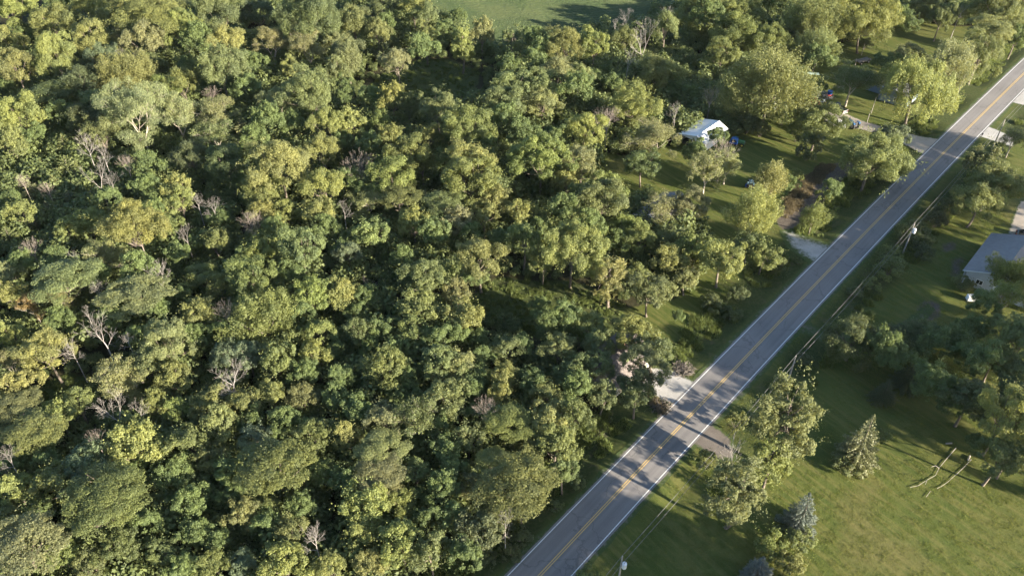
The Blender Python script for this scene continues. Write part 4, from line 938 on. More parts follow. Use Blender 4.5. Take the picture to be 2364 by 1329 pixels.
def scatter(name, pts, scales, protos, label, color, seed=0):
    """ONE object: proto meshes instanced on its points by geometry nodes"""
    me = bpy.data.meshes.new(name); pts = np.asarray(pts, np.float32)
    me.vertices.add(len(pts)); me.vertices.foreach_set('co', pts.ravel())
    set_attr(me, 'size', scales)
    o = tag(link(name, me), label, kind='stuff'); o.color = c4(color[0] if isinstance(color[0], (tuple, list)) else color)
    ng = bpy.data.node_groups.new(name + '_scatter', 'GeometryNodeTree')
    ng.interface.new_socket('Geometry', in_out='INPUT', socket_type='NodeSocketGeometry'); ng.interface.new_socket('Geometry', in_out='OUTPUT', socket_type='NodeSocketGeometry')
    N = ng.nodes; Lk = ng.links
    gi, go = N.new('NodeGroupInput'), N.new('NodeGroupOutput')
    iop = N.new('GeometryNodeInstanceOnPoints'); jn = N.new('GeometryNodeJoinGeometry')
    for i, pm in enumerate(protos):
        po = bpy.data.objects.new(pm.name, pm); po.color = c4(color[i] if isinstance(color[0], (tuple, list)) else color)
        oi = N.new('GeometryNodeObjectInfo'); oi.inputs['Object'].default_value = po; oi.inputs['As Instance'].default_value = True
        Lk.new(oi.outputs['Geometry'], jn.inputs[0])
    Lk.new(gi.outputs[0], iop.inputs['Points']); Lk.new(jn.outputs[0], iop.inputs['Instance'])
    iop.inputs['Pick Instance'].default_value = True
    rv = N.new('FunctionNodeRandomValue'); rv.data_type = 'FLOAT_VECTOR'
    rv.inputs[0].default_value = (-.12, -.12, 0); rv.inputs[1].default_value = (.12, .12, 6.283)
    Lk.new(rv.outputs[0], iop.inputs['Rotation'])
    na = N.new('GeometryNodeInputNamedAttribute'); na.data_type = 'FLOAT'; na.inputs['Name'].default_value = 'size'
    Lk.new(na.outputs[0], iop.inputs['Scale'])
    Lk.new(iop.outputs[0], go.inputs[0])
    md = o.modifiers.new('scatter', 'NODES'); md.node_group = ng
    return o

def jitter_grid(x0, x1, y0, y1, st, seed):
    rng = np.random.default_rng(seed)
    X, Y = np.meshgrid(np.arange(x0, x1, st), np.arange(y0, y1, st))
    X = X + rng.uniform(-.5, .5, X.shape) * st; Y = Y + rng.uniform(-.5, .5, Y.shape) * st
    return X.ravel(), Y.ravel(), rng
OPEN = [YARD, RIGHT, CLEAR_A, CLEAR_B, CLEAR_C, CLEAR_D, VERGE, FIELD]
def frame_mask(X, Y, margin):
    den = Y * math.cos(PITCH) + HCAM * math.sin(PITCH); px = 1182 + FPX * X / den
    return (px > -margin) & (px < 2364 + margin)

X, Y, rng = jitter_grid(-150, 190, 40, 330, 2.5, 21)
ok = np.ones(len(X), bool)
for p in OPEN: ok &= ~inside(p, X, Y)
t_, s_ = road_ts(X, Y); ok &= (s_ < -9.5) & frame_mask(X, Y, 200)
big = rng.random(len(X))
sc_ = np.where(big > .8, rng.uniform(1.7, 2.5, len(X)), rng.uniform(.7, 1.65, len(X)))
sc_ = np.where(s_ > -14, sc_ * .6, sc_)
for p in (CLEAR_A, CLEAR_B, CLEAR_C):                     # lower growth round the openings
    dm = np.min([np.hypot(X - q[0], Y - q[1]) for a_, b_ in zip(p, np.roll(p, -1, 0)) for q in (a_, (a_ + b_) / 2)], axis=0)
    sc_ = np.where(dm < 7, np.minimum(sc_, .75), sc_)
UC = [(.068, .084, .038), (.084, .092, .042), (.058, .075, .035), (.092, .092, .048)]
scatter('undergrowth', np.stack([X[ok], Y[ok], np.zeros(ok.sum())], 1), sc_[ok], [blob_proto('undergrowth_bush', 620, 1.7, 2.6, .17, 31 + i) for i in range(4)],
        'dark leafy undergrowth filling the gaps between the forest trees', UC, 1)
# small trees standing between the larger ones
mp = [PROTO['R'][i] for i in (0, 1, 2)]
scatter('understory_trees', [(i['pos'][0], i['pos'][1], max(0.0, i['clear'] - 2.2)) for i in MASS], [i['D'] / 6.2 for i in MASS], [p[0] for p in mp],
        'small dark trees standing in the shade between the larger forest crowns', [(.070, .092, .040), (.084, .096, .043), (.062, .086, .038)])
# woods going on past the left and upper edges of the view
X, Y, rng = jitter_grid(-260, 330, 40, 430, 9.0, 22)
ok = ~inside(FIELD, X, Y)
den = Y * math.cos(PITCH) + HCAM * math.sin(PITCH); pxx = 1182 + FPX * X / den; pyy = 664.5 + (FPX * math.cos(PITCH) * HCAM - FPX * math.sin(PITCH) * Y) / den
t_, s_ = road_ts(X, Y); ok &= (s_ < -14) & ((pxx < -110) & (Y < 290) | (pyy < -75) & (Y > 200))
wp = []
for kind, i in (('R', 4), ('R', 7), ('L', 2), ('R', 5)):
    c_, t__, D0, H0, c0 = PROTO[kind][i]; wp.append(c_)
scatter('surrounding_woods', np.stack([X[ok], Y[ok], np.zeros(ok.sum())], 1), rng.uniform(.75, 1.05, ok.sum()), wp, 'woods going on beyond the edge of the photo', [(.085, .10, .04), (.10, .115, .045), (.095, .10, .05), (.08, .10, .04)])

# trees standing just past the right edge, whose shade reaches into the view
off = [(87, 63.5, .9), (116, 63, 1.15), (112, 96, 1.0), (110, 58.5, 1.15), (109, 82, 1.0), (116, 86, 1.1), (122, 72, 1.1), (118, 84, 1.0), (112, 108, .8), (124, 112, .9), (131, 124, .9), (138, 138, .9), (128, 98, 1.0), (146, 150, .8), (150, 128, 1.0)]
scatter('surrounding_woods', [(x, y, 1.0) for x, y, s_ in off], [s_ * 1.4 for x, y, s_ in off], wp, 'trees standing beyond the right edge of the photo', [(.085, .10, .04), (.10, .115, .045), (.095, .10, .05), (.08, .10, .04)])

off = [(52, 45, 1.0), (44, 41, 1.05), (36, 36, 1.0), (28, 31.5, 1.0), (60, 38, 1.2), (20, 27, 1.0), (50, 36, 1.2)]
scatter('surrounding_woods', [(x, y, 0.0) for x, y, s_ in off], [s_ * 1.12 for x, y, s_ in off], wp, 'trees standing below the bottom edge of the photo', [(.085, .10, .04), (.10, .115, .045), (.095, .10, .05), (.08, .10, .04)])

# tall weeds on the road verges and in rough clearings
W = [blob_proto('weed_patch', 190, .9, .75, .05, 41 + i, blades=True) for i in range(2)] + [blob_proto('weed_clump', 160, .75, .7, .12, 51)]
X, Y, rng = jitter_grid(-120, 220, 40, 330, 1.15, 23); t_, s_ = road_ts(X, Y)
inrough = np.zeros(len(X), bool)
for p in (CLEAR_B, CLEAR_C): inrough |= inside(p, X, Y)
vg = (s_ < -6.2) & (s_ > -12) & (rng.random(len(X)) < np.clip((-s_ - 5.5) / 4.5, .15, .95))
vr = (s_ > 8.5) & (s_ < 12) & (rng.random(len(X)) < .35) & (t_ > 70)
for c in CROSSINGS: vg &= np.abs(t_ - c) > 4.5; vr &= np.abs(t_ - c) > 4.5
m_ = (vg | vr | inrough & (rng.random(len(X)) < .8) | inside(CLEAR_A, X, Y) & (rng.random(len(X)) < .4)) & frame_mask(X, Y, 60)
zz = ditch(X, Y) - .03
scatter('verge_weeds', np.stack([X, Y, zz], 1)[m_], np.where(inrough[m_] | inside(CLEAR_A, X, Y)[m_], .6, 1) * rng.uniform(.5, 1.25, m_.sum()), W, 'tall rough weeds along the verges and in the clearings', [(.066, .084, .030), (.088, .092, .040), (.055, .080, .030)])
# dried brown stalks in the garden plot and dead brush by the driveway
DW = [blob_proto('dry_stalks', 130, .7, .45, .035, 61 + i, blades=True) for i in range(2)]
X, Y, rng = jitter_grid(20, 140, 60, 200, .8, 24)
strip_poly = poly_px([(1806, 470), (1852, 415), (1900, 378), (1925, 385), (1880, 430), (1835, 490), (1812, 500)])
brush = poly_px([(1352, 985), (1395, 945), (1425, 940), (1408, 985), (1370, 1015)]); edge2 = poly_px([(1500, 912), (1545, 950), (1528, 958), (1500, 930)])
m_ = inside(strip_poly, X, Y) | inside(brush, X, Y) & (rng.random(len(X)) < .7) | inside(edge2, X, Y)
scatter('dry_weeds', np.stack([X, Y, 0 * X], 1)[m_], rng.uniform(.7, 1.3, m_.sum()), DW, 'dried reddish brown stalks in the garden strip and by the driveway', [(.098, .082, .062), (.088, .076, .060)])
# mown grass near enough for its blades to catch the low sun
GT = [blob_proto('grass_patch', 70, .55, .11, .02, 71 + i, blades=True) for i in range(3)]
X, Y, rng = jitter_grid(8, 110, 45, 150, .75, 25); t_, s_ = road_ts(X, Y)
m_ = (s_ > 4.6) & frame_mask(X, Y, 30) & (rng.random(len(X)) < .38)
for c in CROSSINGS[4:6]: m_ &= ~((np.abs(t_ - c) < 4) & (s_ < 10))
scatter('lawn_grass', np.stack([X, Y, ditch(X, Y) - .03], 1)[m_], rng.uniform(.7, 1.3, m_.sum()), GT, 'mown green lawn grass on the open ground right of the road', [(.084, .098, .026), (.092, .098, .028), (.078, .096, .025)])
# ------------------------------------------------------------------ buildings
U = Vector((RD[0], RD[1], 0)); W_ = Vector((RN[0], RN[1], 0)); ZUP = Vector((0, 0, 1))
M_WMETAL = plain('white_metal', (.70, .71, .72), .45, 0, .05, .6, .5)
M_WSIDING = plain('white_siding', (.62, .62, .60), .6, 0, .06, .8)
M_BLUESIDING = plain('blue_grey_siding', (.17, .215, .26), .6, 0, .08, 2)
M_GREYSIDING = plain('grey_siding', (.40, .41, .41), .6, 0, .07, 1.5)
M_TANSIDING = plain('tan_siding', (.42, .37, .31), .6, 0, .07, 1.5)
M_SHINGLE = plain('dark_shingle', (.060, .062, .068), .85, 0, .3, 5, .2)
M_SHINGLEG = plain('grey_roofing', (.172, .166, .165), .7, 0, .12, 1.2, .3)
M_SHINGLEP = plain('pinkish_shingle', (.15, .13, .122), .85, 0, .25, 4, .2)
M_TRIM = plain('white_trim', (.72, .72, .70), .5, 0, .04)
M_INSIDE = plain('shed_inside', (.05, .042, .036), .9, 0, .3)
mg, ntg, bgl = nodes_of('window_glass'); bgl.inputs['Base Color'].default_value = (.02, .025, .03, 1); bgl.inputs['Roughness'].default_value = .08; bgl.inputs['Specular IOR Level'].default_value = .8
M_GLASS = mg

def window(parent, c, right, w, h, out):
    """framed window on a wall: centre c, right and out are unit vectors"""
    f = MB()
    for a, b_, ww, hh in ((0, h / 2, w + .16, .09), (0, -h / 2, w + .2, .10), (-w / 2, 0, .09, h), (w / 2, 0, .09, h), (0, 0, .05, h)):
        q = c + right * a + ZUP * b_ + out * .03
        f.poly([q - right * ww / 2 - ZUP * hh / 2 + out * .03, q + right * ww / 2 - ZUP * hh / 2 + out * .03, q + right * ww / 2 + ZUP * hh / 2 + out * .03, q - right * ww / 2 + ZUP * hh / 2 + out * .03], .06)
    fo = f.build('window', M_TRIM, parent)
    q = c + out * .015
    MB().poly([q - right * w / 2 - ZUP * h / 2, q + right * w / 2 - ZUP * h / 2, q + right * w / 2 + ZUP * h / 2, q - right * w / 2 + ZUP * h / 2], .02).build('pane', M_GLASS, fo)

def building(name, label, cat, O, L, Wd, eave, ridge, ridge_at, wall_m, roof_m, over=.4, trim=True, windows=(), door=None, chimney=False, open_front=False, seams=False):
    """gable building standing parallel to the road; O is the near left ground corner; length L along U, width Wd along W_; ridge at ridge_at*Wd"""
    r = empty(name, (0, 0, 0), 0, label, cat); O = Vector((O[0], O[1], 0)); z = ZUP
    def pt(u, v, h): return O + U * u + W_ * v + z * h
    rv = ridge_at * Wd; T = .14
    w = MB()
    w.poly([pt(0, 0, 0), pt(0, 0, eave), pt(L, 0, eave), pt(L, 0, 0)][::-1], .15)
    w.build('wall', wall_m, r)
    w = MB(); w.poly([pt(0, Wd, 0), pt(L, Wd, 0), pt(L, Wd, eave), pt(0, Wd, eave)], .15); w.build('wall', wall_m, r)
    g_ = [pt(0, .16, 0), pt(0, Wd - .16, 0), pt(0, Wd - .16, eave), pt(0, rv, ridge - .05), pt(0, .16, eave)]
    if open_front:
        hh = eave - .25; w = MB()
        w.poly([pt(0, .16, hh), pt(0, Wd - .16, hh), pt(0, Wd - .16, eave), pt(0, rv, ridge - .05), pt(0, .16, eave)], .12); w.build('gable_wall', wall_m, r)
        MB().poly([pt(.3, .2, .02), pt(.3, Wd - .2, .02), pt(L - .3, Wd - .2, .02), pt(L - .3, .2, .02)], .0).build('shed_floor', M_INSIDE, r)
        for v in (.2, Wd * .5): MB().tube([pt(.1, v, 0), pt(.1, v, eave - .2)], .09, 6).build('post', wall_m, r)
    else:
        MB().poly(g_, .15).build('gable_wall', wall_m, r)
    g2 = [pt(L, .16, 0), pt(L, .16, eave), pt(L, rv, ridge - .05), pt(L, Wd - .16, eave), pt(L, Wd - .16, 0)]
    MB().poly(g2, .15).build('gable_wall', wall_m, r)
    s1, s2 = (ridge - eave) / rv, (ridge - eave) / (Wd - rv); o = over
    a = [pt(-o, -o, eave - s1 * o), pt(-o, rv, ridge), pt(L + o, rv, ridge), pt(L + o, -o, eave - s1 * o)]
    b_ = [pt(-o, rv + .002, ridge), pt(-o, Wd + o, eave - s2 * o), pt(L + o, Wd + o, eave - s2 * o), pt(L + o, rv + .002, ridge)]
    off = z * (T + .02)
    ro = [MB().poly([p + off for p in q], T).build('roof', roof_m, r) for q in (a, b_)]
    MB().tube([pt(-o, rv, ridge + T + .03), pt(L + o, rv, ridge + T + .03)], .07, 6).build('ridge_cap', roof_m, r)
    if seams:
        for q, ob in ((a, ro[0]), (b_, ro[1])):
            n = int((L + 2 * o) / .9); mb = MB()
            for i in range(1, n):
                k = i / n; p0 = q[0].lerp(q[3], k) + off + z * .03; p1 = q[1].lerp(q[2], k) + off + z * .03; mb.tube([p0, p1], .03, 4)
            mo = mb.build('standing_seams', roof_m, ob); mo['kind'] = 'stuff'
    if trim:
        for q in (a, b_):
            mb = MB()
            for p0, p1 in ((q[0], q[1]), (q[3], q[2])): mb.tube([p0 + z * .02, p1 + z * .02], .07, 4)
            mb.build('barge_board', M_TRIM, r)
    for (side, along, hh, ww, wh) in windows:
        if side == 'front': window(r, pt(0, along, hh), W_, ww, wh, -U)
        elif side == 'left': window(r, pt(along, 0, hh), -U, ww, wh, -W_)
        elif side == 'right': window(r, pt(along, Wd, hh), U, ww, wh, W_)
    if door:
        side, along = door
        c, right, out = (pt(0, along, 1.05), W_, -U) if side == 'front' else (pt(along, 0, 1.05), -U, -W_)
        q = c + out * .05
        do = MB().poly([q - right * .47 - z * 1.03, q + right * .47 - z * 1.03, q + right * .47 + z * 1.03, q - right * .47 + z * 1.03], .06).build('door', M_TRIM, r)
        MB().cyl(q + right * .36 + out * .04, .04, .08, 'Y', 8).build('handle', M_INSIDE, do)
    if chimney: MB().box(pt(L * .6, rv, ridge + .5), (.7, .7, 1.3), math.pi / 2 - ROAD_A).build('chimney', plain('chimney_brick', (.20, .10, .07), .9), ro[0])
    return r

a0 = P(1570.3, 308.3, 2.5)
building('metal_shed', 'white metal shed with an open dark front end standing among bushes', 'shed', (a0.x, a0.y), 10.0, 7.2, 2.4, 3.5, .66, M_WMETAL, M_WMETAL, .3, False, open_front=True, seams=True)
a0 = P(2223.6, 623.4, 3.0)
building('grey_building', 'big grey roofed building cut by the right edge of the photo', 'building', (a0.x + .4 * (U.x + W_.x), a0.y + .4 * (U.y + W_.y)), 15.6, 12.0, 3.1, 5.4, .5, M_GREYSIDING, M_SHINGLEG, .45, True,
         windows=[('front', 3.0, 1.6, 1.2, 1.0), ('front', 9.0, 1.6, 1.2, 1.0)], door=('front', 6.0))
a0 = P(1464, 493, 2.9)
building('grey_roofed_house', 'house with a dark grey roof almost hidden under a pale open tree', 'house', (a0.x, a0.y), 11, 8, 2.7, 4.6, .5, M_WSIDING, M_SHINGLEG, .4, True, windows=[('front', 2.4, 1.5, 1.1, 1.0)])
a0 = P(1437, 880, 0)
building('brown_house', 'house with a pinkish grey roof glimpsed beneath dense trees by the pale driveway', 'house', (a0.x - 7.0, a0.y + 1.5), 10, 7.5, 2.7, 4.8, .5, M_TANSIDING, M_SHINGLEP, .45, True, windows=[('front', 2.5, 1.5, 1.2, 1.1), ('front', 6, 1.5, 1.2, 1.1)], chimney=True)
a0 = P(2027, 230, 0)
building('blue_grey_house', 'blue-grey house with a dark roof and white framed window behind the drooping tree', 'house', (a0.x, a0.y), 9.0, 7.5, 2.6, 4.2, .5, M_BLUESIDING, M_SHINGLE, .35, True,
         windows=[('front', 4.4, 1.5, 1.0, .9), ('left', 3.0, 1.5, .9, .9)], door=('left', 6))
a1 = P(2014, 218, 0)
building('blue_grey_annex', 'low blue-grey annex joined to the left of the blue-grey house', 'house', (a0.x - 5.6 * W_.x + 3.5 * U.x, a0.y - 5.6 * W_.y + 3.5 * U.y), 5.5, 5.2, 2.3, 3.2, .5, M_BLUESIDING, M_SHINGLE, .3, True)

# ------------------------------------------------------------------ vehicles and machines
def paint(name, col, rough=.35): return plain(name, col, rough, 0, .06, 2, .5)
M_BLACK = paint('black_paint', (.012, .013, .016), .25); M_WPAINT = paint('white_paint', (.72, .72, .72)); M_SILVER = paint('silver_paint', (.50, .52, .54)); M_TEALP = paint('pale_teal_paint', (.33, .45, .43))
M_TYRE = plain('tyre_rubber', (.018, .018, .018), .85); M_RIM = plain('rim_metal', (.40, .40, .40), .4, .6); M_REDP = paint('red_paint', (.42, .06, .035), .5); M_GREENP = paint('tractor_green', (.03, .11, .05), .45)
M_BLUEP = paint('tractor_blue', (.02, .085, .21), .45); M_YELP = paint('yellow_rim', (.55, .40, .05), .5); M_TARP = plain('blue_tarp', (.015, .075, .24), .55, 0, .2, 3); M_DGREY = plain('dark_metal', (.06, .06, .065), .6, .3)
M_LAMP = plain('lamp_glass', (.7, .7, .68), .15); M_TAIL = plain('red_lamp', (.45, .02, .02), .25); M_WOOD = plain('grey_weathered_wood', (.19, .175, .16), .9, 0, .25, 6); M_POLE = plain('pole_wood', (.27, .245, .215), .9, 0, .2, 4)
M_TRANS = plain('transformer_grey', (.62, .63, .64), .4, .1, .05); M_WIRE = plain('cable', (.13, .125, .12), .6); M_CERAMIC = plain('insulator', (.30, .27, .25), .3); M_STRAW = plain('pale_wood', (.25, .225, .195), .85, 0, .15, 5)

def wheel(parent, c, r, w, axis='Y', rim=M_RIM):
    t = MB().cyl(c, r, w, axis, 16).cyl(c, r * .93, w * 1.08, axis, 16).build('wheel', M_TYRE, parent)
    MB().cyl(c, r * .58, w * 1.16, axis, 12).cyl(c, r * .2, w * 1.3, axis, 8).build('rim', rim, t)

def car(name, label, cat, pos, rz, L, Wd, H, body_m, kind='car', tail_m=None):
    """front towards +X"""
    r = empty(name, pos, rz, label, cat); hw = Wd / 2; sill, belt = .32, H * .60
    b = MB()
    prof = {'car': [(-.5, .40), (-.49, .62), (-.46, 1), (.20, 1), (.44, .88), (.495, .68), (.5, .40)], 'van': [(-.5, .40), (-.5, .7), (-.49, 1), (.30, 1), (.46, .84), (.5, .65), (.5, .40)],
            'pickup': [(-.5, .40), (-.5, .7), (-.495, 1), (.20, 1), (.47, .93), (.5, .68), (.5, .40)]}[kind]
    n = len(prof)
    for s in (-1, 1):
        for x, h in prof: b.V.append((x * L, s * hw * (.96 if h > .9 else 1), max(sill, h * belt)))
    b.F += [tuple(range(n))[::-1], tuple(range(n, 2 * n))] + [(i, (i + 1) % n, n + (i + 1) % n, n + i) for i in range(n)]
    b.F = [f if j < 2 else f for j, f in enumerate(b.F)]
    b.build('body', body_m, r)
    x0, x1, x2, x3 = {'car': (-.40, -.24, .06, .22), 'van': (-.485, -.46, .17, .32), 'pickup': (-.10, -.075, .10, .22)}[kind]
    cab = MB(); ti = hw * .80; bi = hw * .94
    cab.add([(x0 * L, -bi, belt - .01), (x3 * L, -bi, belt - .01), (x3 * L, bi, belt - .01), (x0 * L, bi, belt - .01), (x1 * L, -ti, H), (x2 * L, -ti, H), (x2 * L, ti, H), (x1 * L, ti, H)], [(3, 2, 1, 0), (4, 5, 6, 7), (0, 1, 5, 4), (1, 2, 6, 5), (2, 3, 7, 6), (3, 0, 4, 7)])
    cab.build('cabin', body_m, r)
    def glass(nm, q, k=.86):
        c = sum((Vector(p) for p in q), Vector()) / 4; q = [c + (Vector(p) - c) * k for p in q]; nn = (q[1] - q[0]).cross(q[2] - q[0]).normalized()
        MB().poly([p + nn * .02 for p in q], .03).build(nm, M_GLASS, r)
    V = cab.V
    glass('windscreen', [V[1], V[2], V[6], V[5]]); glass('rear_window', [V[3], V[0], V[4], V[7]])
    glass('side_window', [V[0], V[1], V[5], V[4]], .84); glass('side_window', [V[2], V[3], V[7], V[6]], .84)
    wr = .34 if kind != 'pickup' else .39
    for x in (-.31, .31):
        for s in (-1, 1): wheel(r, (x * L, s * (hw - .1), wr), wr, .24)
    for s in (-1, 1):
        MB().box((L * .5 - .02, s * hw * .68, belt * .72), (.10, .36, .16), 0, 1, .03).build('headlight', M_LAMP, r)
        MB().box((-L * .5 + .0, s * hw * .82, belt * .78), (.08, .20, .3), 0, 1, .02).build('tail_light', M_TAIL, r)
        MB().box((x3 * L * .9, s * (hw + .08), belt + .08), (.12, .18, .13), 0, 1, .02).build('mirror', body_m, r)
    MB().box((L * .5, 0, .40), (.14, Wd * .94, .22), 0, 1, .04).build('bumper', tail_m or M_DGREY, r); MB().box((-L * .5, 0, .40), (.14, Wd * .94, .22), 0, 1, .04).build('bumper', tail_m or M_DGREY, r)
    if kind == 'pickup':
        MB().box((-.30 * L, 0, belt + .002), (.36 * L, Wd * .80, .02)).build('bed_floor', M_DGREY, r)
        for s in (-1, 1): MB().box((-.30 * L, s * hw * .93, belt + .09), (.38 * L, .09, .18), 0, 1, .02).build('bed_side', body_m, r)
        MB().box((-.495 * L, 0, belt * .82), (.07, Wd * .9, .62), 0, 1, .02).build('tailgate', tail_m or body_m, r)
    return r

def heading(px0, px1):
    a, b_ = P(*px0), P(*px1); return math.atan2(b_.y - a.y, b_.x - a.x)
h = heading((1949, 262), (1915, 244))
p = P(1930, 254)
car('pickup_truck', 'black pickup truck with a bright white tail end at the head of the curved driveway', 'pickup truck', (p.x, p.y, .0), h, 5.9, 2.0, 1.85, M_BLACK, 'pickup', M_WPAINT)
p = P(1931, 291); car('white_car', 'white car with a dark windscreen half under roadside bushes', 'car', (p.x, p.y, 0), heading((1945, 290), (1925, 287)), 4.4, 1.8, 1.45, M_WPAINT, 'car')
p = P(1883, 262); car('pale_teal_car', 'pale teal car mostly hidden by leaves beside the red machines', 'car', (p.x, p.y, 0), heading((1900, 266), (1870, 256)), 4.5, 1.8, 1.4, M_TEALP, 'car')
p = P(1787, 247); car('white_van', 'white van glimpsed through the giant feathery maple', 'van', (p.x, p.y, 0), heading((1778, 255), (1800, 235)), 5.0, 1.95, 2.0, M_WPAINT, 'van')
p = P(2371, 549); car('black_car', 'black car at the right edge behind the big grey-roofed building', 'car', (p.x, p.y, 0), heading((2345, 540), (2375, 548)), 4.6, 1.85, 1.45, M_BLACK, 'car')

def tractor(name, label, pos, rz, body, rim, s=1.0, loader=False):
    r = empty(name, pos, rz, label, 'tractor')
    def sc(v): return tuple(x * s for x in v)
    MB().box(sc((.95, 0, 1.05)), sc((1.5, .62, .62)), 0, .92, .08 * s).box(sc((.75, 0, .66)), sc((1.9, .42, .3))).build('hood', body, r)
    MB().box(sc((1.72, 0, 1.02)), sc((.06, .5, .5)), 0, 1, .02).build('grille', M_DGREY, r)
    MB().box(sc((-.45, 0, .8)), sc((1.0, .6, .5)), 0, 1, .06 * s).build('transmission', M_DGREY, r)
    MB().box(sc((-.6, 0, 1.2)), sc((.5, .5, .12)), 0, 1, .04 * s).box(sc((-.85, 0, 1.45)), sc((.1, .5, .45)), 0, 1, .03 * s).build('seat', M_DGREY, r)
    for k in (-1, 1):
        wheel(r, sc((-.55, k * .72, .72)), .72 * s, .38 * s, 'Y', rim); wheel(r, sc((1.3, k * .60, .40)), .40 * s, .22 * s, 'Y', rim)
        MB().box(sc((-.55, k * .72, 1.50)), sc((.9, .42, .06)), 0, 1, .02).box(sc((-.98, k * .72, 1.32)), sc((.06, .42, .36))).build('fender', body, r)
    MB().tube([sc((-.05, 0, 1.25)), sc((-.25, 0, 1.62))], .025 * s, 6).cyl(sc((-.27, 0, 1.64)), .2 * s, .03, 'Z', 12).build('steering_wheel', M_DGREY, r)
    MB().tube([sc((1.2, .2, 1.3)), sc((1.2, .2, 2.05))], .04 * s, 8).build('exhaust_pipe', M_DGREY, r)
    if loader:
        for k in (-1, 1): MB().tube([sc((-.1, k * .5, 1.5)), sc((1.3, k * .5, 1.35)), sc((2.3, k * .5, .45))], .06 * s, 6).build('loader_arm', body, r)
        MB().box(sc((2.5, 0, .38)), sc((.5, 1.5, .5)), 0, 1.15, .04).build('bucket', M_DGREY, r)
    return r
def draped(name, label, pos, rz, sx, sy, sz, mat, seed):
    """tarp hanging over something: domed sheet with folds"""
    rng = np.random.default_rng(seed); n = 14; V = []; F = []
    for i in range(n):
        for j in range(n):
            x, y = i / (n - 1) * 2 - 1, j / (n - 1) * 2 - 1; e = max(abs(x), abs(y))
            zz = sz * (1 - .12 * (x * x + y * y)) if e < .72 else sz * (.86 - 2.0 * (e - .72)) + rng.normal(0, .05)
            V.append((x * sx * (1 - .12 * max(0, e - .7)) + rng.normal(0, .03), y * sy * (1 - .12 * max(0, e - .7)) + rng.normal(0, .03), max(.3, zz) + rng.normal(0, .025)))
    F = [(i * n + j, (i + 1) * n + j, (i + 1) * n + j + 1, i * n + j + 1) for i in range(n - 1) for j in range(n - 1)]
    me = new_mesh(name, V, F, mat, True); o = link(name, me, None, pos); o.rotation_euler = (0, 0, rz); return tag(o, label, 'tarp')
p = P(1692, 333); h = heading((1685, 334), (1712, 341)); tractor('tractor', 'old green tractor with yellow wheels half covered by a blue tarp', (p.x + .9, p.y - .2, 0), h, M_GREENP, M_YELP, 1.1)
draped('blue_tarp', 'bright blue tarp draped over the rear of the green tractor', (p.x + .2, p.y, 0), h, 1.05, .98, 1.85, M_TARP, 3)
p = P(1732, 432); h = heading((1733, 432), (1736, 412)); tractor('tractor', 'small green tractor with front loader and red seat parked on the lawn', (p.x, p.y, 0), h, M_TEALP, M_REDP, .9, True)
MB().box((0, 0, .5), (1.1, .8, .75), 0, .8, .1).box((0, 0, .95), (.6, .5, .2), 0, .8, .05).build('blue_crate', M_TARP, None, P(1725, 432))
tag(bpy.data.objects['blue_crate'], 'blue covered crate standing left of the small loader tractor', 'crate')
MB().cyl((0, 0, .35), .3, .7, 'Z', 14).cyl((0, 0, .72), .31, .05, 'Z', 14).build('red_can', M_REDP, None, P(1734.5, 433.5))
tag(bpy.data.objects['red_can'], 'small red drum behind the loader tractor on the lawn', 'drum')
p = P(1968, 294); tractor('tractor', 'blue tractor parked between driveway and yellow-green roadside tree', (p.x, p.y, 0), heading((1978, 297), (1960, 285)), M_BLUEP, M_RIM, 1.15)
p = P(1879, 240); tractor('tractor', 'red tractor nearest the black pickup under the maple edge', (p.x, p.y, 0), heading((1870, 236), (1890, 246)), M_REDP, M_REDP, .85)
p = P(1886, 251); tractor('tractor', 'red tractor just in front of the other red machine', (p.x, p.y, 0), heading((1878, 252), (1892, 246)), M_REDP, M_YELP, .7)
p = P(1858, 240); tractor('tractor', 'small red and white garden tractor peeking out from maple leaves', (p.x, p.y, 0), heading((1850, 240), (1866, 236)), M_REDP, M_WPAINT, .75)
# blue barrel on a red cart, grey machine, pale trough, brush piles
p = P(1914, 223); r = empty('red_cart', (p.x, p.y, 0), .4, 'small red cart carrying a blue tub beside the brush pile', 'cart')
MB().box((0, 0, .55), (1.5, .9, .3), 0, 1.08, .03).build('tray', M_REDP, r); MB().tube([(.7, 0, .5), (1.6, 0, .3)], .03, 6).build('drawbar', M_REDP, r)
for x in (-.45, .45):
    for k in (-1, 1): wheel(r, (x, k * .5, .25), .25, .12)
r = MB().cyl((0, 0, .45), .62, .9, 'Z', 18, .72).cyl((0, 0, .9), .76, .06, 'Z', 18).build('blue_tub', M_TARP, None, (p.x, p.y, .72)); tag(r, 'round blue tub standing on the small red cart', 'tub')
p = P(1899, 237); r = empty('grey_mower', (p.x, p.y, 0), .8, 'small pale grey riding mower beside the black pickup', 'mower')
MB().box((.35, 0, .55), (.8, .55, .4), 0, .85, .06).build('hood', M_SILVER, r); MB().box((-.35, 0, .42), (.7, .7, .18), 0, 1, .04).build('deck', M_SILVER, r); MB().box((-.4, 0, .65), (.4, .42, .12), 0, 1, .03).box((-.6, 0, .85), (.08, .42, .35), 0, 1, .03).build('seat', M_DGREY, r)
for x in (-.5, .5):
    for k in (-1, 1): wheel(r, (x, k * .42, .22), .22, .16)
p = P(1872, 175); r = empty('flat_trailer', (p.x, p.y, 0), heading((1862, 174), (1890, 176)), 'long pale flat trailer bed in the shade behind the maple', 'trailer')
for k in range(4): MB().box((0, -.6 + k * .4, .72), (4.2, .36, .06), 0, 1, .01).build('plank', M_TEALP, r)
MB().box((0, 0, .6), (4.0, .12, .14)).box((2.6, 0, .5), (1.4, .1, .1)).build('frame', M_DGREY, r)
for k in (-1, 1): wheel(r, (-.4, k * .95, .34), .34, .2)
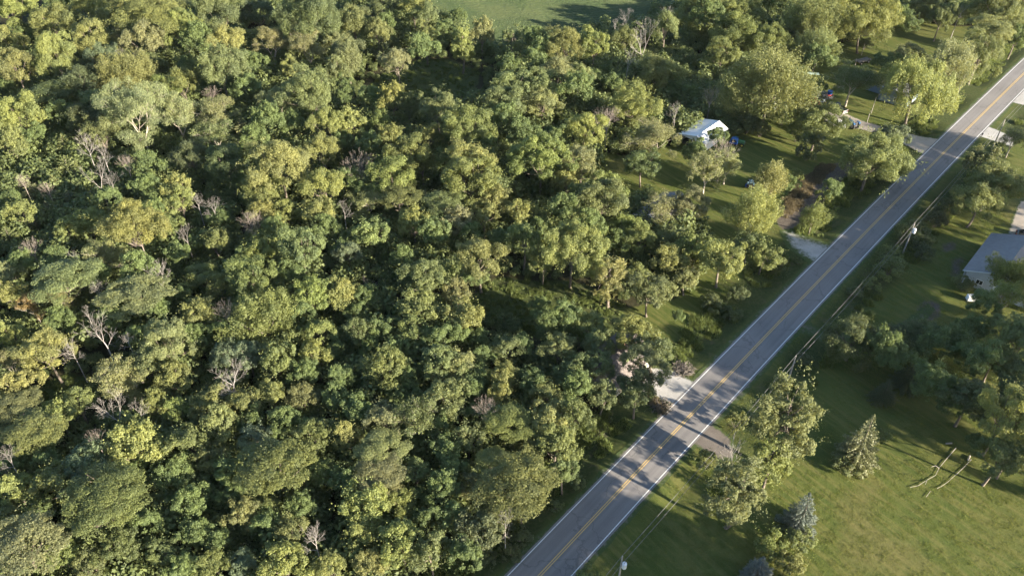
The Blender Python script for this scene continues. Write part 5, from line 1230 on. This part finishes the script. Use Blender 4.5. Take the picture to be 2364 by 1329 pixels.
p = P(1990, 145); h = heading((1978, 147), (2006, 140)); r = empty('lumber_wagon', (p.x, p.y, 0), h, 'dark wagon loaded with long grey boards at the back of the yard', 'wagon')
MB().box((0, 0, .75), (4.6, 2.0, .14), 0, 1, .02).box((2.9, 0, .6), (1.6, .1, .1)).build('frame', M_DGREY, r)
for x in (-1.4, 1.4):
    for k in (-1, 1): wheel(r, (x, k * 1.0, .38), .38, .22)
    MB().box((x, -1.0, 1.1), (.1, .1, .7)).build('stake', M_DGREY, r); MB().box((x, 1.0, 1.1), (.1, .1, .7)).build('stake', M_DGREY, r)
rng_ = random.Random(5)
for k in range(5):
    b0 = MB().box((rng_.uniform(-.2, .2), -.76 + k * .38, .90 + (.1 if k % 2 else 0)), (4.8, .30, .10), rng_.uniform(-.02, .02), 1, .01).build('board', M_WOOD, r)
M_BRUSH = bark_material('brown_brush', (.075, .064, .052), (.150, .128, .105))
def brush_pile(name, label, px, rad, h, n, seed, mat):
    rng = np.random.default_rng(seed); mb = MB(); c = P(*px)
    for i in range(n):
        a, rr = rng.uniform(0, 6.28), rad * math.sqrt(rng.random()); q = Vector((rr * math.cos(a), rr * math.sin(a), h * (1 - rr / rad) * rng.random() + .08)); d = Vector(rng.normal(size=3)); d.z *= .35; d.normalize(); L = rng.uniform(.7, 2.0)
        e = Vector(rng.normal(size=3)) * .12; mb.tube([q - d * L / 2, q + e, q + d * L / 2], [.05, .04, .02], 4)
    o = mb.build(name, mat, None, c); o['kind'] = 'stuff'; tag(o, label, 'brush pile')
brush_pile('brush_pile', 'grey pile of cut branches in the shade beside the blue tub', (1900, 222), 2.6, 1.5, 120, 1, M_DEAD)
brush_pile('brush_pile', 'brown brush heap at the head of the pale roadside driveway', (1576, 853), 2.0, .5, 130, 2, M_BRUSH)
brush_pile('brush_pile', 'low tan brush heap between pale driveway and road edge', (1527, 938), 1.9, .35, 90, 4, M_BRUSH)
p = P(2241, 694); r = empty('white_tank', (p.x, p.y, 0), heading((2232, 692), (2256, 694)), 'white box-shaped utility tank beside the big grey-roofed building', 'tank')
MB().box((0, 0, .75), (1.9, 1.2, 1.1), 0, .96, .12).build('tank_body', M_WPAINT, r); MB().cyl((.3, 0, 1.34), .2, .1, 'Z', 12).build('cap', M_DGREY, r)
for x in (-.7, .7): MB().box((x, 0, .1), (.15, 1.1, .2)).build('skid', M_DGREY, r)
p = P(2264, 320); r = empty('mailbox', (p.x, p.y, 0), math.pi / 2 - ROAD_A, 'dark mailbox on a post at the grey driveway mouth', 'mailbox')
MB().box((0, 0, .55), (.12, .12, 1.1)).build('post', M_WOOD, r)
mb = MB().box((0, 0, 1.2), (.6, .3, .22), 0, 1, .02); mb.cyl((0, 0, 1.31), .15, .6, 'X', 12); bx = mb.build('box', M_BLACK, r); MB().box((.1, .17, 1.36), (.05, .02, .2)).build('flag', M_REDP, bx)

# ------------------------------------------------------------------ poles and cables
def pole(label, base_px, h, arm=False, trans=False, thin=False, group='wooden utility poles', lamp=False):
    b_ = P(*base_px) if not isinstance(base_px, Vector) else base_px
    r = empty('utility_pole', (b_.x, b_.y, -.1), ROAD_A * -1, label, 'pole', group)
    MB().tube([(0, 0, 0), (0, 0, h * .5), (0, 0, h + .1)], [.15, .13, .10] if not thin else [.08, .07, .05], 9).build('shaft', M_POLE, r)
    if not thin:
        MB().cyl((0, 0, h + .18), .05, .2, 'Z', 8).build('insulator', M_CERAMIC, r); MB().cyl((.18, 0, h - 1.3), .05, .16, 'X', 8).build('insulator', M_CERAMIC, r)
    if trans:
        t = MB().cyl((.48, 0, h - 1.55), .31, .95, 'Z', 16).cyl((.48, 0, h - 1.05), .27, .1, 'Z', 16, .12).build('transformer', M_TRANS, r)
        MB().tube([(.48, .1, h - 1.0), (.48, .1, h - .75)], .04, 6).tube([(.48, -.1, h - 1.0), (.48, -.1, h - .75)], .04, 6).build('bushing', M_CERAMIC, t)
        MB().box((.16, 0, h - 1.4), (.12, .1, .5)).build('bracket', M_DGREY, r)
    if lamp: MB().tube([(0, 0, h - .3), (1.2, 0, h)], .03, 6).box((1.4, 0, h), (.5, .2, .1), 0, 1, .03).build('lamp_arm', M_TRANS, r)
    return Vector((b_.x, b_.y, h))
tops = []
p_lo = P(1437, 1283, 8.5); tops.append(pole('utility pole with round grey transformer at the bottom edge of the photo', Vector((p_lo.x, p_lo.y, 0)), 8.5, trans=True))
p_2 = P(1818, 882); tops.append(pole('plain wooden utility pole in the middle of the cable line', (1818, 882), 6.3))
tops.append(pole('utility pole with white transformer among roadside bushes', (2084, 585), 7.6, trans=True))
d0 = tops[2] - tops[1]; far = Vector((P(2290, 345).x, P(2290, 345).y, 0)); tops.append(pole('utility pole rising behind the trees right of the far road', far, 8.0))
prev = tops[0] - (tops[1] - tops[0]); nxt = tops[3] + Vector((RD[0] * 60, RD[1] * 60, 0))
line = [Vector((prev.x, prev.y, 8))] + tops + [Vector((nxt.x, nxt.y, 8))]
for j, (off, lab) in enumerate(((.22, 'upper electric cable sagging from pole to pole along the road'), (-1.25, 'lower electric cable hanging below the upper one along the road'))):
    pts = []
    for a, b_ in zip(line[:-1], line[1:]):
        n = 14
        for i in range(n + (b_ is line[-1])):
            k = i / n; q = a.lerp(b_, k); q.z += off - 4 * k * (1 - k) * min(1.2, (b_ - a).length * .012); q += W_ * (.22 if j else 0); pts.append(q)
    tag(MB().tube(pts, .024, 5).build('power_cable', M_WIRE), lab, 'cable', 'electric cables along the road')
pole('thin bare light pole on the grass beside the far road', (2202, 240), 8.4, thin=True, group='thin poles in the yard')
t1 = pole('thin wooden pole at the edge of the curved driveway', (2001, 284), 3.6, thin=True, group='thin poles in the yard')
t2 = pole('thin pole on the lawn before the blue-grey house', (2011, 262), 4.6, thin=True, group='thin poles in the yard')
t3 = pole('short pole with a slack cable near the lumber wagon', (1972.7, 155), 2.6, thin=True, group='thin poles in the yard')
pole('thin upright pole behind the lumber wagon', (1988.7, 128), 3.6, thin=True, group='thin poles in the yard')
q = P(1926, 168)
pts = [t3.lerp(Vector((q.x, q.y, 1.6)), k / 8) - ZUP * (1.2 * k / 8 * (1 - k / 8)) for k in range(9)]
tag(MB().tube(pts, .03, 4).build('slack_cable', M_STRAW), 'pale slack cable running from the short pole to the maple', 'cable')
pts = [t2.lerp(Vector((a0.x + 1, a0.y, 3.2)), k / 8) - ZUP * (.5 * k / 8 * (1 - k / 8)) for k in range(9)]
tag(MB().tube(pts, .02, 4).build('house_cable', M_WIRE), 'cable from the lawn pole to the blue-grey house', 'cable')

# ------------------------------------------------------------------ fallen trunks on the lawn
def fallen(label, px, r0, twigs, seed):
    rng = np.random.default_rng(seed); r = empty('fallen_trunk', (0, 0, 0), 0, label, 'fallen trunk', 'fallen trunks on the lawn')
    pts = [P(x, y, z) for x, y, z in px]; mb = MB().tube(pts, list(np.linspace(r0, r0 * .35, len(pts))), 8); mb.build('trunk', M_STRAW, r)
    for tw in twigs:
        q = [P(x, y, z) for x, y, z in tw]; MB().tube(q, list(np.linspace(r0 * .5, .03, len(q))), 6).build('branch', M_STRAW, r)
fallen('longer pale fallen trunk lying in the sun with a bent limb', [(2207, 1033, .09), (2188, 1055, .09), (2168, 1079, .10), (2160, 1096, .10)], .062,
       [[(2168, 1080, .10), (2160, 1074, .9), (2150, 1077, 1.0)], [(2160, 1096, .10), (2140, 1107, .08), (2120, 1120, .15), (2101, 1124, .1)], [(2140, 1107, .08), (2136, 1118, .5)]], 1)
fallen('thinner grey fallen trunk lying partly in shade to the right', [(2242, 1060, .08), (2225, 1078, .08), (2205, 1096, .09), (2190, 1110, .08)], .055, [[(2190, 1110, .08), (2176, 1120, .08), (2163, 1127, .1)], [(2205, 1096, .09), (2214, 1090, .8)], [(2148, 1133, .1), (2138, 1146, .10)]], 2)
for lab, px, L, h in (('short cut log lying left of the fallen trunks', (2190, 1024), 1.0, .1), ('short cut log lying at the head of the thinner trunk', (2236, 1058), 1.1, .9)):
    o = MB().cyl((0, 0, .15), .13, L, 'X', 10).build('cut_log', M_STRAW, None, P(*px)); o.rotation_euler = (0, 0, h); tag(o, lab, 'log', 'cut logs on the lawn')
# ------------------------------------------------------------------ thin evening haze
hz = MB().box((20, 1750, 54), (7400, 7600, 112)).build('haze', None)
hm, hnt, hb = nodes_of('haze_air'); hnt.nodes.remove(hb)
pv = hnt.nodes.new('ShaderNodeVolumePrincipled'); pv.inputs['Color'].default_value = (.93, .95, 1, 1); pv.inputs['Density'].default_value = .000015; pv.inputs['Anisotropy'].default_value = .2
hnt.links.new(pv.outputs[0], hnt.nodes['Material Output'].inputs['Volume'])
hz.data.materials.append(hm); tag(hz, 'thin pale evening haze lying over the whole woodland', kind='stuff')
